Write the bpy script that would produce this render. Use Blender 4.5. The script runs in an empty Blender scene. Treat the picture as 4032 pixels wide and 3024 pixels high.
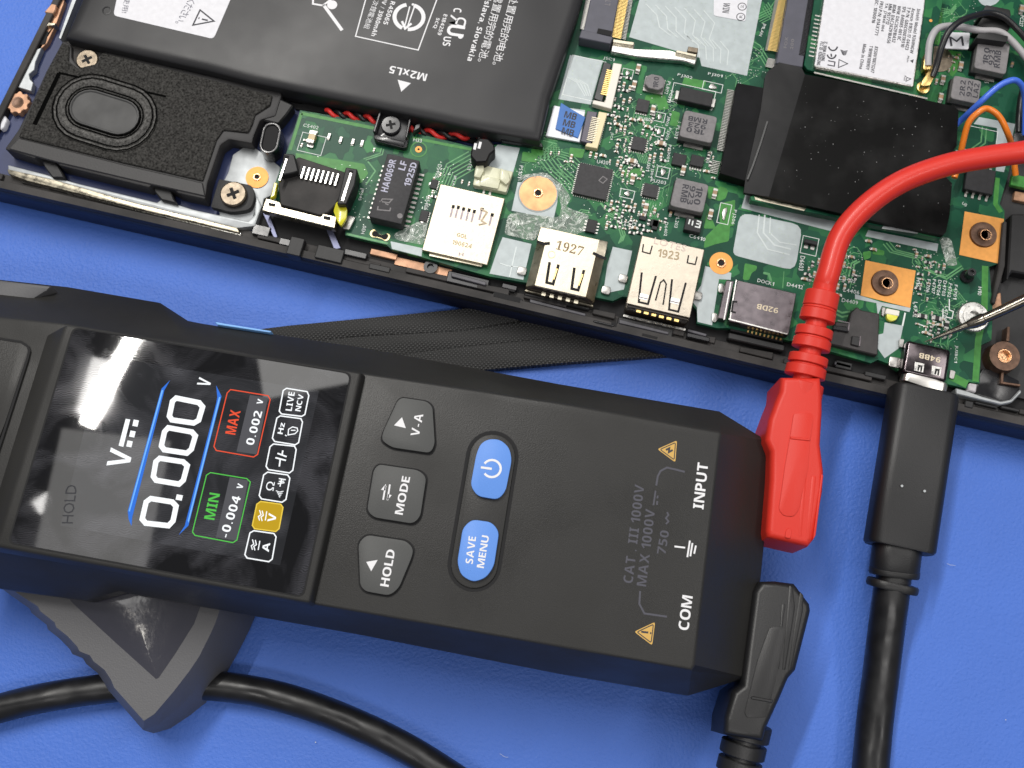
import bpy, bmesh, math, random
from mathutils import Vector, Matrix
random.seed(7)
SC = bpy.context.scene
COL = SC.collection
MM = 0.001

# ------------------------------------------------------------------ camera, lamps, exposure
TH = math.radians(14.4)            # the camera leans back from straight down by this much
DIST = 0.230                       # along the lens axis to the mat
CAM = Vector((0, -DIST * math.sin(TH), DIST * math.cos(TH)))
cd = bpy.data.cameras.new('camera'); cam = bpy.data.objects.new('camera', cd); COL.objects.link(cam)
cam.location = CAM; cam.rotation_euler = (TH, 0, 0)
cd.sensor_width = 36; cd.lens = 39.6; cd.clip_start = 0.005; cd.clip_end = 20
cd.dof.use_dof = True; cd.dof.focus_distance = 0.205; cd.dof.aperture_fstop = 48
SC.camera = cam
W = bpy.data.worlds.new('World'); SC.world = W; W.use_nodes = True
W.node_tree.nodes['Background'].inputs[0].default_value = (0.93, 0.95, 1.0, 1)
W.node_tree.nodes['Background'].inputs[1].default_value = 0.15
def lamp(name, p, q, width, power, col):
    """an area lamp from p to q, facing down"""
    p, q = Vector(p), Vector(q)
    l = bpy.data.lights.new(name, 'AREA'); l.shape = 'RECTANGLE'
    l.size = (q - p).length; l.size_y = width; l.energy = power; l.color = col
    o = bpy.data.objects.new(name, l); COL.objects.link(o)
    o.location = (p + q) / 2; o.rotation_euler = (0, 0, math.atan2(q.y - p.y, q.x - p.x))
    return o
lamp('ceiling_tube', (-.653, .312, 1.54), (-.193, 1.42, 1.54), .023, 21, (1, .97, .92))
lamp('tube_end_plate', (-0.660, 0.331, 1.55), (-0.642, 0.420, 1.55), .035, .16, (1, .98, .95))
lamp('added_haze_lamp', (-0.859, 0.216, 1.9), (-0.654, 0.191, 1.9), .34, .50, (1, .98, .95))  # dim lamp added to give the meter screen its hazy glare
lamp('added_glint_lamp', (-0.871, 0.235, 1.9), (-0.844, 0.255, 1.9), .028, .05, (1, .98, .95))  # small lamp added to make the bright patch in the meter screen
lamp('added_glint_lamp_front', (-0.699, -0.060, 1.9), (-0.621, -0.082, 1.9), .05, .26, (1, .95, .86))  # small lamp added for the glare in the grey tool's window
lamp('ceiling_tube_far', (.80, -.35, 1.54), (1.10, .60, 1.54), .28, 7, (1, .97, .94))
lamp('ceiling_tube_front', (-.55, -.80, 1.7), (.6, -.95, 1.7), .32, 8, (1, .97, .94))
lamp('ceiling_panel', (-.55, .82, 1.95), (.60, 1.05, 1.95), .75, 11, (1, .98, .95))
SC.render.engine = 'CYCLES'
SC.view_settings.view_transform = 'Standard'; SC.view_settings.look = 'None'
SC.view_settings.gamma = 1; SC.view_settings.exposure = .10
SC.cycles.use_denoising = True
SC.cycles.max_bounces = 6

# ------------------------------------------------------------------ picture -> place
K = 4032 / 2212
F = 1.1 * 4032
TILES = {0: (0, 0, K), 1: (0, 0, 1200/2212), 2: (1000, 0, 1200/2212), 3: (2000, 0, 1200/2212), 4: (2832, 0, 1200/2212),
         5: (800, 500, 1200/2212), 6: (1800, 500, 1200/2212), 7: (2832, 700, 1200/2212), 8: (0, 1000, 1400/2212),
         9: (0, 1900, 1400/2212), 10: (1200, 1400, 1000/1659), 11: (2200, 1500, 1200/1422), 12: (2832, 1500, 1200/1306),
         13: (2000, 800, 600/2212), 14: (2400, 1000, 600/2212), 15: (3432, 0, 600/1106), 16: (3532, 900, 500/1037),
         17: (700, 1500, 600/1327), 18: (1400, 0, 800/2212), 19: (2800, 1100, 500/1382), 20: (0, 0, 400/948), 21: (0, 1200, 800/2212)}
FW = Vector((0, math.sin(TH), -math.cos(TH))); UP = Vector((0, math.cos(TH), math.sin(TH)))
def U(t, x, y, z):
    """where the sight line through a measured spot meets the height z (mm)"""
    a, b, s = TILES[t]
    u, v = a + x * s, b + y * s
    d = FW + Vector((1, 0, 0)) * ((u - 2016) / F) + UP * ((1512 - v) / F)
    k = (z * MM - CAM.z) / d.z
    return CAM + d * k
def P(t, pts, z): return [U(t, x, y, z) for x, y in pts]
PHI = math.radians(-13.7)          # the laptop lies turned by this much
LX = Vector((math.cos(PHI), math.sin(PHI), 0)); LY = Vector((-math.sin(PHI), math.cos(PHI), 0))
def R(t, x0, y0, x1, y1, z):
    """laptop-aligned rectangle from its two far corners"""
    a, b = U(t, x0, y0, z), U(t, x1, y1, z)
    d = b - a; w = d.dot(LX); h = d.dot(LY)
    return [a, a + LX * w, b, a + LY * h]

# ------------------------------------------------------------------ materials
MATS = {}
def M(name, col, rough=.5, metal=0, var=0., vs=300, bump=0., bs=1500, spec=.5, coat=0., emit=0., rvar=0., detail=3, tex='noise'):
    if name in MATS: return MATS[name]
    m = bpy.data.materials.new(name); m.use_nodes = True; MATS[name] = m
    nt = m.node_tree; N = nt.nodes; L = nt.links; b = N['Principled BSDF']
    b.inputs['Base Color'].default_value = (*col, 1); b.inputs['Roughness'].default_value = rough
    b.inputs['Metallic'].default_value = metal; b.inputs['Specular IOR Level'].default_value = spec
    b.inputs['Coat Weight'].default_value = coat; b.inputs['Coat Roughness'].default_value = .12
    if emit:
        b.inputs['Base Color'].default_value = (.01, .01, .01, 1); b.inputs['Specular IOR Level'].default_value = 0
        b.inputs['Emission Color'].default_value = (*col, 1); b.inputs['Emission Strength'].default_value = emit
    if var or bump or rvar: tc = N.new('ShaderNodeTexCoord')
    if var or rvar:
        n = N.new('ShaderNodeTexNoise'); n.inputs['Scale'].default_value = vs; n.inputs['Detail'].default_value = 5
        L.new(tc.outputs['Object'], n.inputs['Vector'])
    if var:
        r = N.new('ShaderNodeMapRange'); r.inputs[1].default_value = .3; r.inputs[2].default_value = .7
        r.inputs[3].default_value = 1 - var; r.inputs[4].default_value = 1 + var
        L.new(n.outputs[0], r.inputs[0])
        mx = N.new('ShaderNodeVectorMath'); mx.operation = 'SCALE'; mx.inputs[0].default_value = col
        L.new(r.outputs[0], mx.inputs['Scale']); L.new(mx.outputs[0], b.inputs['Base Color'])
    if rvar:
        r2 = N.new('ShaderNodeMapRange'); r2.inputs[1].default_value = .35; r2.inputs[2].default_value = .65
        r2.inputs[3].default_value = max(.02, rough - rvar); r2.inputs[4].default_value = rough + rvar
        L.new(n.outputs[0], r2.inputs[0]); L.new(r2.outputs[0], b.inputs['Roughness'])
    if bump:
        if tex == 'noise':
            n2 = N.new('ShaderNodeTexNoise'); n2.inputs['Detail'].default_value = detail; out = n2.outputs[0]
        else:
            n2 = N.new('ShaderNodeTexVoronoi'); n2.feature = 'SMOOTH_F1'; out = n2.outputs[0]
        n2.inputs['Scale'].default_value = bs
        L.new(tc.outputs['Object'], n2.inputs['Vector'])
        bp = N.new('ShaderNodeBump'); bp.inputs['Strength'].default_value = 1; bp.inputs['Distance'].default_value = bump * MM
        L.new(out, bp.inputs['Height']); L.new(bp.outputs[0], b.inputs['Normal'])
    return m

# ------------------------------------------------------------------ mesh helpers
def wloc(o):
    v = Vector((0, 0, 0))
    while o is not None: v = v + o.location; o = o.parent
    return v
def link(name, me, loc, parent=None):
    o = bpy.data.objects.new(name, me); COL.objects.link(o)
    if parent is not None: o.parent = parent; o.location = Vector(loc) - wloc(parent)
    else: o.location = loc
    return o
def tag(o, label, cat, group=None, kind=None):
    o['label'] = label
    if cat: o['category'] = cat
    if group: o['group'] = group
    if kind: o['kind'] = kind
    return o
def thing(name, label, cat, loc, group=None):
    o = bpy.data.objects.new(name, None); COL.objects.link(o); o.location = loc; o.empty_display_size = .005
    return tag(o, label, cat, group)
def done(name, bm, mat, parent=None, smooth=None, fix=True):
    """turn a bmesh in place coordinates into one object with its origin at its base"""
    if fix: bmesh.ops.recalc_face_normals(bm, faces=bm.faces)
    vs = [v.co for v in bm.verts]
    c = Vector((sum(v.x for v in vs) / len(vs), sum(v.y for v in vs) / len(vs), min(v.z for v in vs)))
    for v in bm.verts: v.co -= c
    me = bpy.data.meshes.new(name); bm.to_mesh(me); bm.free()
    for m in (mat if isinstance(mat, (list, tuple)) else [mat]): me.materials.append(m)
    if smooth:
        for p in me.polygons: p.use_smooth = True
        me.set_sharp_from_angle(angle=math.radians(smooth))
    return link(name, me, c, parent)
def add_prism(bm, pts, z0, z1, top=None, mi=0):
    """upright prism: pts are the TOP outline, z in mm"""
    tp = [bm.verts.new((p.x, p.y, z1 * MM)) for p in (top or pts)]
    bt = [bm.verts.new((p.x, p.y, z0 * MM)) for p in pts]
    n = len(pts); fs = [bm.faces.new(tp), bm.faces.new(bt[::-1])]
    for i in range(n): fs.append(bm.faces.new((tp[i], bt[i], bt[(i+1) % n], tp[(i+1) % n])))
    for f in fs: f.material_index = mi
    return fs
def prism(name, pts, z0, z1, mat, parent=None, bev=0., seg=1, smooth=35, top=None, allbev=False):
    bm = bmesh.new(); add_prism(bm, pts, z0, z1, top)
    bmesh.ops.recalc_face_normals(bm, faces=bm.faces)
    if bev:
        bm.edges.ensure_lookup_table()
        es = [e for e in bm.edges if allbev or not all(abs(v.co.z - z0 * MM) < 1e-7 for v in e.verts)]
        bmesh.ops.bevel(bm, geom=es, offset=bev * MM, segments=seg, affect='EDGES', profile=.5, clamp_overlap=True)
    return done(name, bm, mat, parent, smooth)
def rounded(pts, r, n=4):
    """round the corners of an outline, r in mm (or a list)"""
    out = []; N_ = len(pts)
    for i in range(N_):
        rr = (r[i] if isinstance(r, (list, tuple)) else r) * MM
        a, b, c = pts[i-1], pts[i], pts[(i+1) % N_]
        if rr <= 0: out.append(b.copy()); continue
        d1, d2 = (a - b), (c - b); l = min(d1.length, d2.length) * .49
        k = min(rr, l)
        s, e = b + d1.normalized() * k, b + d2.normalized() * k
        for j in range(n + 1):
            t = j / n
            out.append(s * (1-t)**2 + b * 2*t*(1-t) + e * t*t)
    return out
def rbox(name, t, x0, y0, x1, y1, z0, z1, mat, parent=None, bev=.08, r=0, seg=1):
    pts = R(t, x0, y0, x1, y1, z1)
    if r: pts = rounded(pts, r)
    return prism(name, pts, z0, z1, mat, parent, bev, seg)
def sheet(name, pts, z, mat, parent=None, th=.02):
    return prism(name, pts, z - th, z, mat, parent, 0, smooth=None)
def stroke_into(bm, w, z, pts, closed=False):
    """flat ribbon along pts (world), w in metres"""
    n = len(pts); L_, R_ = [], []
    for i, p in enumerate(pts):
        a = pts[i-1] if (i or closed) else None; c = pts[(i+1) % n] if (i < n-1 or closed) else None
        d1 = (p - a).normalized() if a is not None else None; d2 = (c - p).normalized() if c is not None else None
        if d1 is None: d1 = d2
        if d2 is None: d2 = d1
        n1, n2 = Vector((-d1.y, d1.x, 0)), Vector((-d2.y, d2.x, 0)); m = n1 + n2
        if m.length < 1e-6: m = n1
        m.normalize(); k = 1 / max(.45, m.dot(n1))
        L_.append(bm.verts.new((p.x + m.x*w/2*k, p.y + m.y*w/2*k, z))); R_.append(bm.verts.new((p.x - m.x*w/2*k, p.y - m.y*w/2*k, z)))
    for i in range(n if closed else n-1):
        j = (i+1) % n; bm.faces.new((L_[i], R_[i], R_[j], L_[j]))
def up_faces(bm):
    for f in bm.faces:
        f.normal_update()
        if f.normal.z < 0: f.normal_flip()
def stroke(name, t, pts, wpx, z, mat, parent, closed=False):
    a, b, s = TILES[t]; wp = P(t, pts, z)
    w = (U(t, pts[0][0] + wpx, pts[0][1], z) - U(t, pts[0][0], pts[0][1], z)).length
    bm = bmesh.new(); stroke_into(bm, w, z * MM, wp, closed); up_faces(bm)
    return done(name, bm, mat, parent, fix=False)
def strokes(name, t, lists, wpx, z, mat, parent):
    bm = bmesh.new()
    for pts in lists:
        cl = pts[0] == pts[-1] and len(pts) > 2
        if cl: pts = pts[:-1]
        w = (U(t, pts[0][0] + wpx, pts[0][1], z) - U(t, pts[0][0], pts[0][1], z)).length
        stroke_into(bm, w, z * MM, P(t, pts, z), cl)
    up_faces(bm)
    return done(name, bm, mat, parent, fix=False)
FACES = {'b': (0x1D5D4, 0x1D5EE, 0x1D7EC), 's': (0x1D5A0, 0x1D5BA, 0x1D7E2), 'r': (0x1D400, 0x1D41A, 0x1D7CE)}
def face_of(s, k):
    if k == 's': return s.replace('1', chr(0x1D7ED))
    u, l, d = FACES[k]
    return ''.join(chr(u+ord(c)-65) if 'A' <= c <= 'Z' else chr(l+ord(c)-97) if 'a' <= c <= 'z' else chr(d+ord(c)-48) if '0' <= c <= '9' else c for c in s)
QUEUE = []
def text(s, t, a, b, h, z, mat, parent, name='lettering', bold=.0):
    """print s with its baseline from spot a to spot b, letters h spots high, at height z (set when all are known)"""
    QUEUE.append((face_of(s, bold if isinstance(bold, str) else 'b' if bold else 's'), t, a, b, h, z, mat, parent, name))
def set_type():
    """draw each letter once, a line each, then lay the letters out into the single prints"""
    chars = sorted({ch for q in QUEUE for ch in q[0] if ch != ' '}); idx = {s: i for i, s in enumerate(chars)}
    c = bpy.data.curves.new('lettering', 'FONT'); c.body = '\n'.join(chars); c.resolution_u = 2; c.space_line = 4
    o = bpy.data.objects.new('lettering', c); me = bpy.data.meshes.new_from_object(o)
    V_ = [[] for _ in chars]; F_ = [[] for _ in chars]; mp = {}
    for v in me.vertices:
        k = max(0, min(len(chars)-1, int(round((.3 - v.co.y)/4)))); mp[v.index] = (k, len(V_[k])); V_[k].append((v.co.x, v.co.y + 4*k))
    for p in me.polygons:
        k = mp[p.vertices[0]][0]; F_[k].append([mp[i][1] for i in p.vertices])
    bpy.data.objects.remove(o); bpy.data.curves.remove(c); bpy.data.meshes.remove(me)
    for s, t, a, b, h, z, mat, parent, name in QUEUE:
        vs, fs, x = [], [], 0.
        for ch in s:
            if ch == ' ': x += .28; continue
            k = idx[ch]; g = V_[k]; l = min(v[0] for v in g); r = max(v[0] for v in g); pad = .05 if r - l > .3 else .09
            n0 = len(vs); vs += [(v[0] - l + x + pad, v[1]) for v in g]; fs += [[i + n0 for i in f] for f in F_[k]]; x += r - l + 2*pad
        x0 = min(v[0] for v in vs); x1 = max(v[0] for v in vs); y0 = min(v[1] for v in vs); y1 = max(v[1] for v in vs)
        p, q = U(t, *a, z), U(t, *b, z); dx = q - p; d = dx.normalized(); up = Vector((-d.y, d.x, 0))
        g = (U(t, a[0] + 1, a[1], z) - U(t, a[0], a[1], z)).length
        bm = bmesh.new(); bv = [bm.verts.new(p + dx*((x-x0)/(x1-x0)) + up*((y-y0)/(y1-y0)*h*g)) for x, y in vs]
        for f in fs:
            try: bm.faces.new([bv[i] for i in f])
            except ValueError: pass
        up_faces(bm); done(name, bm, mat, parent, fix=False)
def catmull(pts, n=8):
    out = []
    q = [pts[0]*2 - pts[1]] + list(pts) + [pts[-1]*2 - pts[-2]]
    for i in range(1, len(q)-2):
        a, b, c, d = q[i-1:i+3]
        for j in range(n):
            t = j / n
            out.append(.5*((2*b) + (c-a)*t + (2*a-5*b+4*c-d)*t*t + (3*b-a-3*c+d)*t**3))
    out.append(pts[-1]); return out
def tube_into(bm, pts, rs, seg=14, squash=1.):
    n = len(pts); rings = []
    ref = Vector((0, 0, 1))
    for i, p in enumerate(pts):
        d = (pts[min(i+1, n-1)] - pts[max(i-1, 0)]).normalized()
        if abs(d.z) > .95: ref = Vector((0, 1, 0))
        s = d.cross(ref).normalized(); u = s.cross(d)
        r = (rs[min(len(rs)-1, i)] if isinstance(rs, list) else rs) * MM
        rings.append([bm.verts.new(p + s*(r*math.cos(2*math.pi*k/seg)) + u*(r*squash*math.sin(2*math.pi*k/seg))) for k in range(seg)])
    for i in range(n-1):
        for k in range(seg):
            bm.faces.new((rings[i][k], rings[i][(k+1) % seg], rings[i+1][(k+1) % seg], rings[i+1][k]))
    bm.faces.new(rings[0]); bm.faces.new(rings[-1][::-1])
def tube(name, pts, r, mat, parent=None, seg=14, n=8, squash=1., smooth_path=True):
    if smooth_path: pts = catmull(pts, n)
    if isinstance(r, list) and smooth_path:
        k = len(r); r = [r[0] + 0 for _ in pts] if k == 1 else [
            r[min(k-2, int(i*(k-1)/(len(pts)-1)))] * (1-((i*(k-1)/(len(pts)-1)) - min(k-2, int(i*(k-1)/(len(pts)-1))))) +
            r[min(k-2, int(i*(k-1)/(len(pts)-1)))+1] * ((i*(k-1)/(len(pts)-1)) - min(k-2, int(i*(k-1)/(len(pts)-1)))) for i in range(len(pts))]
    bm = bmesh.new(); tube_into(bm, pts, r, seg, squash)
    return done(name, bm, mat, parent, smooth=50)
def inset(pts, d):
    n = len(pts); out = []; ar = sum(pts[i-1].x*pts[i].y - pts[i].x*pts[i-1].y for i in range(n)); sg = 1 if ar > 0 else -1
    for i, p in enumerate(pts):
        a, c = pts[i-1], pts[(i+1) % n]; d1 = (p-a).normalized(); d2 = (c-p).normalized()
        n1, n2 = Vector((-d1.y, d1.x, 0)), Vector((-d2.y, d2.x, 0)); m = n1 + n2
        if m.length < 1e-6: m = n1.copy()
        m.normalize(); out.append(p + m*(sg*d*MM/max(.5, m.dot(n1))))
    return out
def pillow(name, pts, z0, z1, r, mat, parent=None, n=6, h=None, smooth=55):
    """solid with softly rounded top edges: r across, h down (mm)"""
    h = h or r; pts = [Vector((p.x, p.y, 0)) for p in pts]; rings = [[Vector((p.x, p.y, z0*MM)) for p in pts]]
    for i in range(n+1):
        a = math.pi/2*i/n; q = inset(pts, r*(1-math.cos(a)))
        rings.append([Vector((p.x, p.y, (z1 - h + h*math.sin(a))*MM)) for p in q])
    return loft(name, rings, mat, parent, smooth)
def loft(name, rings, mat, parent=None, smooth=35):
    bm = bmesh.new(); rv = [[bm.verts.new(p) for p in r] for r in rings]; n = len(rings[0])
    for i in range(len(rings)-1):
        for k in range(n): bm.faces.new((rv[i][k], rv[i][(k+1) % n], rv[i+1][(k+1) % n], rv[i+1][k]))
    bm.faces.new(rv[0]); bm.faces.new(rv[-1][::-1])
    return done(name, bm, mat, parent, smooth)
def lathe(name, c, prof, mat, parent=None, seg=28, axis=None, smooth=40):
    """prof: (radius mm, height mm) list turned about an upright axis at c"""
    bm = bmesh.new(); rings = []
    for r, h in prof:
        rings.append([bm.verts.new((c.x + r*MM*math.cos(2*math.pi*k/seg), c.y + r*MM*math.sin(2*math.pi*k/seg), h*MM)) for k in range(seg)])
    for i in range(len(prof)-1):
        for k in range(seg): bm.faces.new((rings[i][k], rings[i][(k+1) % seg], rings[i+1][(k+1) % seg], rings[i+1][k]))
    if prof[0][0] > .01 and prof[-1][0] > .01:
        for k in range(seg): bm.faces.new((rings[-1][k], rings[-1][(k+1) % seg], rings[0][(k+1) % seg], rings[0][k]))
    elif prof[0][0] > 0.01: bm.faces.new(rings[0])
    bmesh.ops.remove_doubles(bm, verts=bm.verts, dist=1e-8)
    return done(name, bm, mat, parent, smooth)
def screw(c, r, z, h, mat, dark, label, spin=.3):
    s = thing('screw', label, 'screw', Vector((c.x, c.y, (z-h)*MM)), 'screws in the laptop base')
    lathe('head', c, [(r*.92, z-h), (r, z-h*.8), (r, z-h*.25), (r*.9, z-.02), (r*.5, z), (0, z+.02)], mat, s)
    bm = bmesh.new(); w, l = r*.13, r*.48
    for k in (0, 1):
        a = spin + k*math.pi/2; d = Vector((math.cos(a), math.sin(a), 0)); e = Vector((-d.y, d.x, 0))
        stroke_into(bm, 2*w*MM, (z+.05+k*.004)*MM, [c - d*l*MM, c + d*l*MM])
    up_faces(bm); done('cross_recess', bm, dark, s, fix=False)
    return s

# ------------------------------------------------------------------ materials of the place
MAT_BLUE = M('blue vinyl', (.070, .172, .60), .5, var=.10, vs=22, bump=.19, bs=1700, spec=.3, detail=2)
BLK = M('black plastic', (.013, .013, .014), .55, var=.25, vs=400, bump=.03, bs=3000)
BLKD = M('dusty black plastic', (.032, .029, .028), .7, var=.65, vs=140, bump=.05, bs=2500)
BLKG = M('glossy black plastic', (.012, .012, .014), .25, rvar=.1)
DARK = M('dark hollow', (.006, .006, .007), .8)
NAVY = M('dark navy lid', (.006, .010, .036), .5, var=.1, vs=80)  # even dark navy for the lid shell
FOAM = M('black felt', (.038, .037, .035), .95, var=.75, vs=2600, bump=.12, bs=2600, spec=.15)
FILM = M('battery film', (.026, .026, .028), .38, var=.06, vs=50, bump=.9, bs=45, rvar=.05, detail=1, spec=.28)
WHITE = M('white print', (.78, .78, .80), .6)
PAPER = M('white label', (.72, .72, .76), .55, var=.05, vs=900)
INK = M('black print', (.03, .03, .04), .6)
STEEL = M('tin plated steel', (.66, .65, .62), .32, 1, var=.18, vs=900, rvar=.1, bump=.012, bs=1500)
STEELW = M('warm tin plating', (.46, .42, .33), .36, 1, var=.2, vs=700, rvar=.12, bump=.012, bs=1400)
STEELD = M('dark nickel shell', (.16, .14, .15), .38, 1, var=.35, vs=500, rvar=.12, bump=.01, bs=900)
ZINC = M('zinc sheet', (.40, .42, .43), .5, .6, var=.12, vs=600)
BRONZE = M('bronze screw', (.20, .165, .125), .42, .9, var=.3, vs=900, bump=.02, bs=4000)
COPPER = M('copper frame', (.46, .26, .16), .5, .5, var=.35, vs=500)
BROWN = M('brown brass boss', (.13, .075, .05), .42, .6, var=.3, vs=900)
THREAD = M('threaded brass', (.62, .36, .2), .25, 1, bump=.12, bs=2500)
GOLDPAD = M('orange copper pad', (.80, .36, .08), .5, .25, var=.08, vs=900)
GOLD = M('gold plating', (.82, .58, .22), .3, 1, var=.2, vs=1500)

# the mat
bm = bmesh.new(); g = 90; ex = .5
rows = [[bm.verts.new((-ex + 2*ex*i/g, -ex + 2*ex*j/g,
        -.0004 + .0004*math.sin(i*.9 + j*.35) * math.sin(j*.6 - i*.2))) for i in range(g+1)] for j in range(g+1)]
for j in range(g):
    for i in range(g): bm.faces.new((rows[j][i], rows[j][i+1], rows[j+1][i+1], rows[j+1][i]))
o = done('work_mat', bm, MAT_BLUE, None, 80); tag(o, 'blue grained vinyl work mat under everything', 'mat', kind='structure')

# lint and dust lying on the mat
random.seed(11); lb = bmesh.new()
for _ in range(70):
    x, y = random.uniform(-.11, .12), random.uniform(-.11, .1)
    if random.random() < .3:
        a = random.uniform(0, 6.3); q = [Vector((x, y, 0))]
        for _k in range(5): a += random.uniform(-.5, .5); q.append(q[-1] + Vector((math.cos(a), math.sin(a), 0))*.00035)
        stroke_into(lb, .00006, .0003, q)
    else:
        r = random.uniform(.05, .14)*MM; lb.faces.new([lb.verts.new((x + r*math.cos(k*1.05), y + r*.8*math.sin(k*1.05), .0003)) for k in range(6)])
up_faces(lb); o = done('lint', lb, M('pale lint', (.5, .52, .56), .9), None, fix=False); tag(o, 'pale specks of lint and dust scattered on the blue mat', 'lint', kind='stuff')

# ------------------------------------------------------------------ laptop chassis
chas = thing('laptop_chassis', 'opened black laptop base with navy lid edge and ribbed rim lying on blue mat', 'laptop', U(0, 1100, 400, 0))
front = [(-120, 378), (439, 506), (1094, 658), (1688, 800), (2300, 940)]
zr = 10
# lid shell underneath
lid_o = P(0, [(-160, 366)] + front[1:] + [(2420, 966), (2420, -220), (215, -220)], zr)
lid_o = P(0, [(-85, 386), (439, 506), (1094, 658), (1688, 800), (2400, 962), (2560, 200), (2560, -260), (235, -260), (113, 0), (0, 226)], zr)
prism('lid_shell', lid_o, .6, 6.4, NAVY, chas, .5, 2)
ins = [p * 1 for p in lid_o]
prism('base_shell', ins, 6.5, 8.0, BLK, chas, .3)
# floor inside
fl = P(0, [(-66, 372), (439, 488), (1094, 640), (1688, 782), (2400, 944), (2540, 200), (2540, -250), (252, -250), (130, 0), (16, 226)], 8.3)
prism('inner_floor', fl, 8.0, 8.3, M('navy inner shade', (.014, .026, .10), .5, var=.1, vs=80), chas)  # navy puts the bluish shade around the speaker into the floor colour
# rim wall along the front edge, in pieces with slots
def along(a, b, k): return a + (b - a) * k
fr = [U(0, x, y, zr) for x, y in [(-85, 386), (439, 506), (1094, 658), (1688, 800), (2400, 962)]]
def fpt(s):   # s in 0..1 over the u range
    u = -85 + s * 2485
    xs = [-85, 439, 1094, 1688, 2400]
    for i in range(4):
        if u <= xs[i+1] or i == 3: return along(fr[i], fr[i+1], (u - xs[i]) / (xs[i+1] - xs[i]))
def fu(u): return fpt((u + 85) / 2485)
rim = bmesh.new()
us = [-85, 200, 439, 700, 1094, 1400, 1688, 2000, 2400]
for a, b in zip(us[:-1], us[1:]):
    p, q = fu(a), fu(b)
    add_prism(rim, [p, q, q + LY*1.5*MM, p + LY*1.5*MM], 8.0, zr)
done('rim', rim, BLKD, chas)
led = [fu(u) + LY*.9*MM for u in us] + [fu(u) + LY*3.4*MM for u in us[::-1]]
prism('rim_ledge', led, 8.0, 8.9, BLKD, chas, .1)
prism('front_channel', [fu(u_) + LY*3.3*MM for u_ in (540, 700, 1094, 1400, 1688, 2000, 2400)] + [fu(u_) + LY*11*MM for u_ in (2400, 2000, 1688, 1400, 1094, 700, 540)], 8.0, 8.45, DARK, chas)
random.seed(3)
u = -60
while u < 2330:
    wpx = random.uniform(35, 120); gap = random.uniform(18, 60)
    if not (1840 < u + wpx/2 < 2090):
        p, q = fu(u), fu(u + wpx); k = random.uniform(1.6, 2.4); hh = random.uniform(9.3, 10.0)
        prism('rib', [p + LY*k*MM, q + LY*k*MM, q + LY*(k+random.uniform(.8, 1.5))*MM, p + LY*(k+1.0)*MM], 8.9, hh, BLKD, chas, .12)
    u += wpx + gap
# clips and recesses read one by one from the front edge
for (t, x0, y0, x1, y1, z, m) in [(5, 640, 790, 700, 940, 11, BLK), (5, 835, 850, 1000, 990, 10.6, BLK), (5, 1030, 880, 1180, 960, 10.2, BLKG), (5, 1210, 985, 1350, 1060, 10.2, BLK),
        (6, 330, 1130, 430, 1190, 9.9, BLKG), (6, 260, 1200, 470, 1280, 9.8, BLK), (6, 990, 1400, 1140, 1450, 10.2, BLKG), (6, 1670, 1490, 1830, 1560, 10.4, BLKG),
        (7, 1060, 1400, 1210, 1470, 10.2, BLK), (7, 850, 1320, 960, 1400, 10.2, BLK), (5, 370, 700, 470, 800, 10, BLKG), (5, 560, 800, 640, 870, 10.2, BLKG)]:
    rbox('clip', t, x0, y0, x1, y1, 8.4, z, m, chas, .15)
for t_, pts_ in ((14, [(140, 945), (860, 1130), (855, 1170), (135, 1005)]), (13, [(320, 1390), (1130, 1600), (1125, 1640), (315, 1440)]), (14, [(1140, 1085), (1415, 1160), (1400, 1200), (1130, 1125)]), (19, [(220, 590), (780, 730), (775, 770), (210, 640)]), (5, [(1800, 1055), (2055, 1125), (2050, 1150), (1800, 1085)]), (7, [(840, 1330), (960, 1360), (955, 1385), (835, 1355)])):
    prism('port_sill', P(t_, pts_, 10.2), 8.4, 10.2, M('grey port sill', (.07, .068, .08), .45, var=.4, vs=300), chas, .12)
for t_, pts_ in ((14, [(480, 1150), (700, 1205), (690, 1240), (470, 1185)]), (13, [(20, 1240), (100, 1260), (95, 1290), (15, 1270)]), (14, [(30, 985), (110, 1005), (100, 1060), (20, 1040)]), (6, [(270, 1195), (460, 1240), (455, 1275), (262, 1230)]), (6, [(1010, 1405), (1130, 1435), (1125, 1455), (1005, 1425)])):
    prism('rim_slot', P(t_, pts_, 10.06), 9.2, 10.06, DARK, chas)
rbox('port_frame', 6, 1170, 1375, 1560, 1530, 8.6, 9.9, BLK, chas, .2)
rbox('port_frame', 6, 490, 1200, 960, 1330, 8.6, 10.2, BLK, chas, .2)
rbox('port_frame', 7, 70, 1120, 470, 1260, 8.6, 10.4, BLK, chas, .2)
rbox('copper_bracket', 5, 1220, 880, 1400, 965, 8.4, 9.2, COPPER, chas, .1)
rbox('copper_bracket', 5, 1400, 940, 1790, 1100, 8.3, 8.9, COPPER, chas, .1)
rbox('bracket_clip', 5, 1780, 1040, 2060, 1190, 8.3, 9.6, BLKG, chas, .2)
lathe('screw_boss', U(5, 1650, 1015, 9.6), [(1.4, 8.5), (1.4, 9.7), (.7, 9.7), (.7, 9.0), (0, 9.0)], BLKG, chas)
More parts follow.
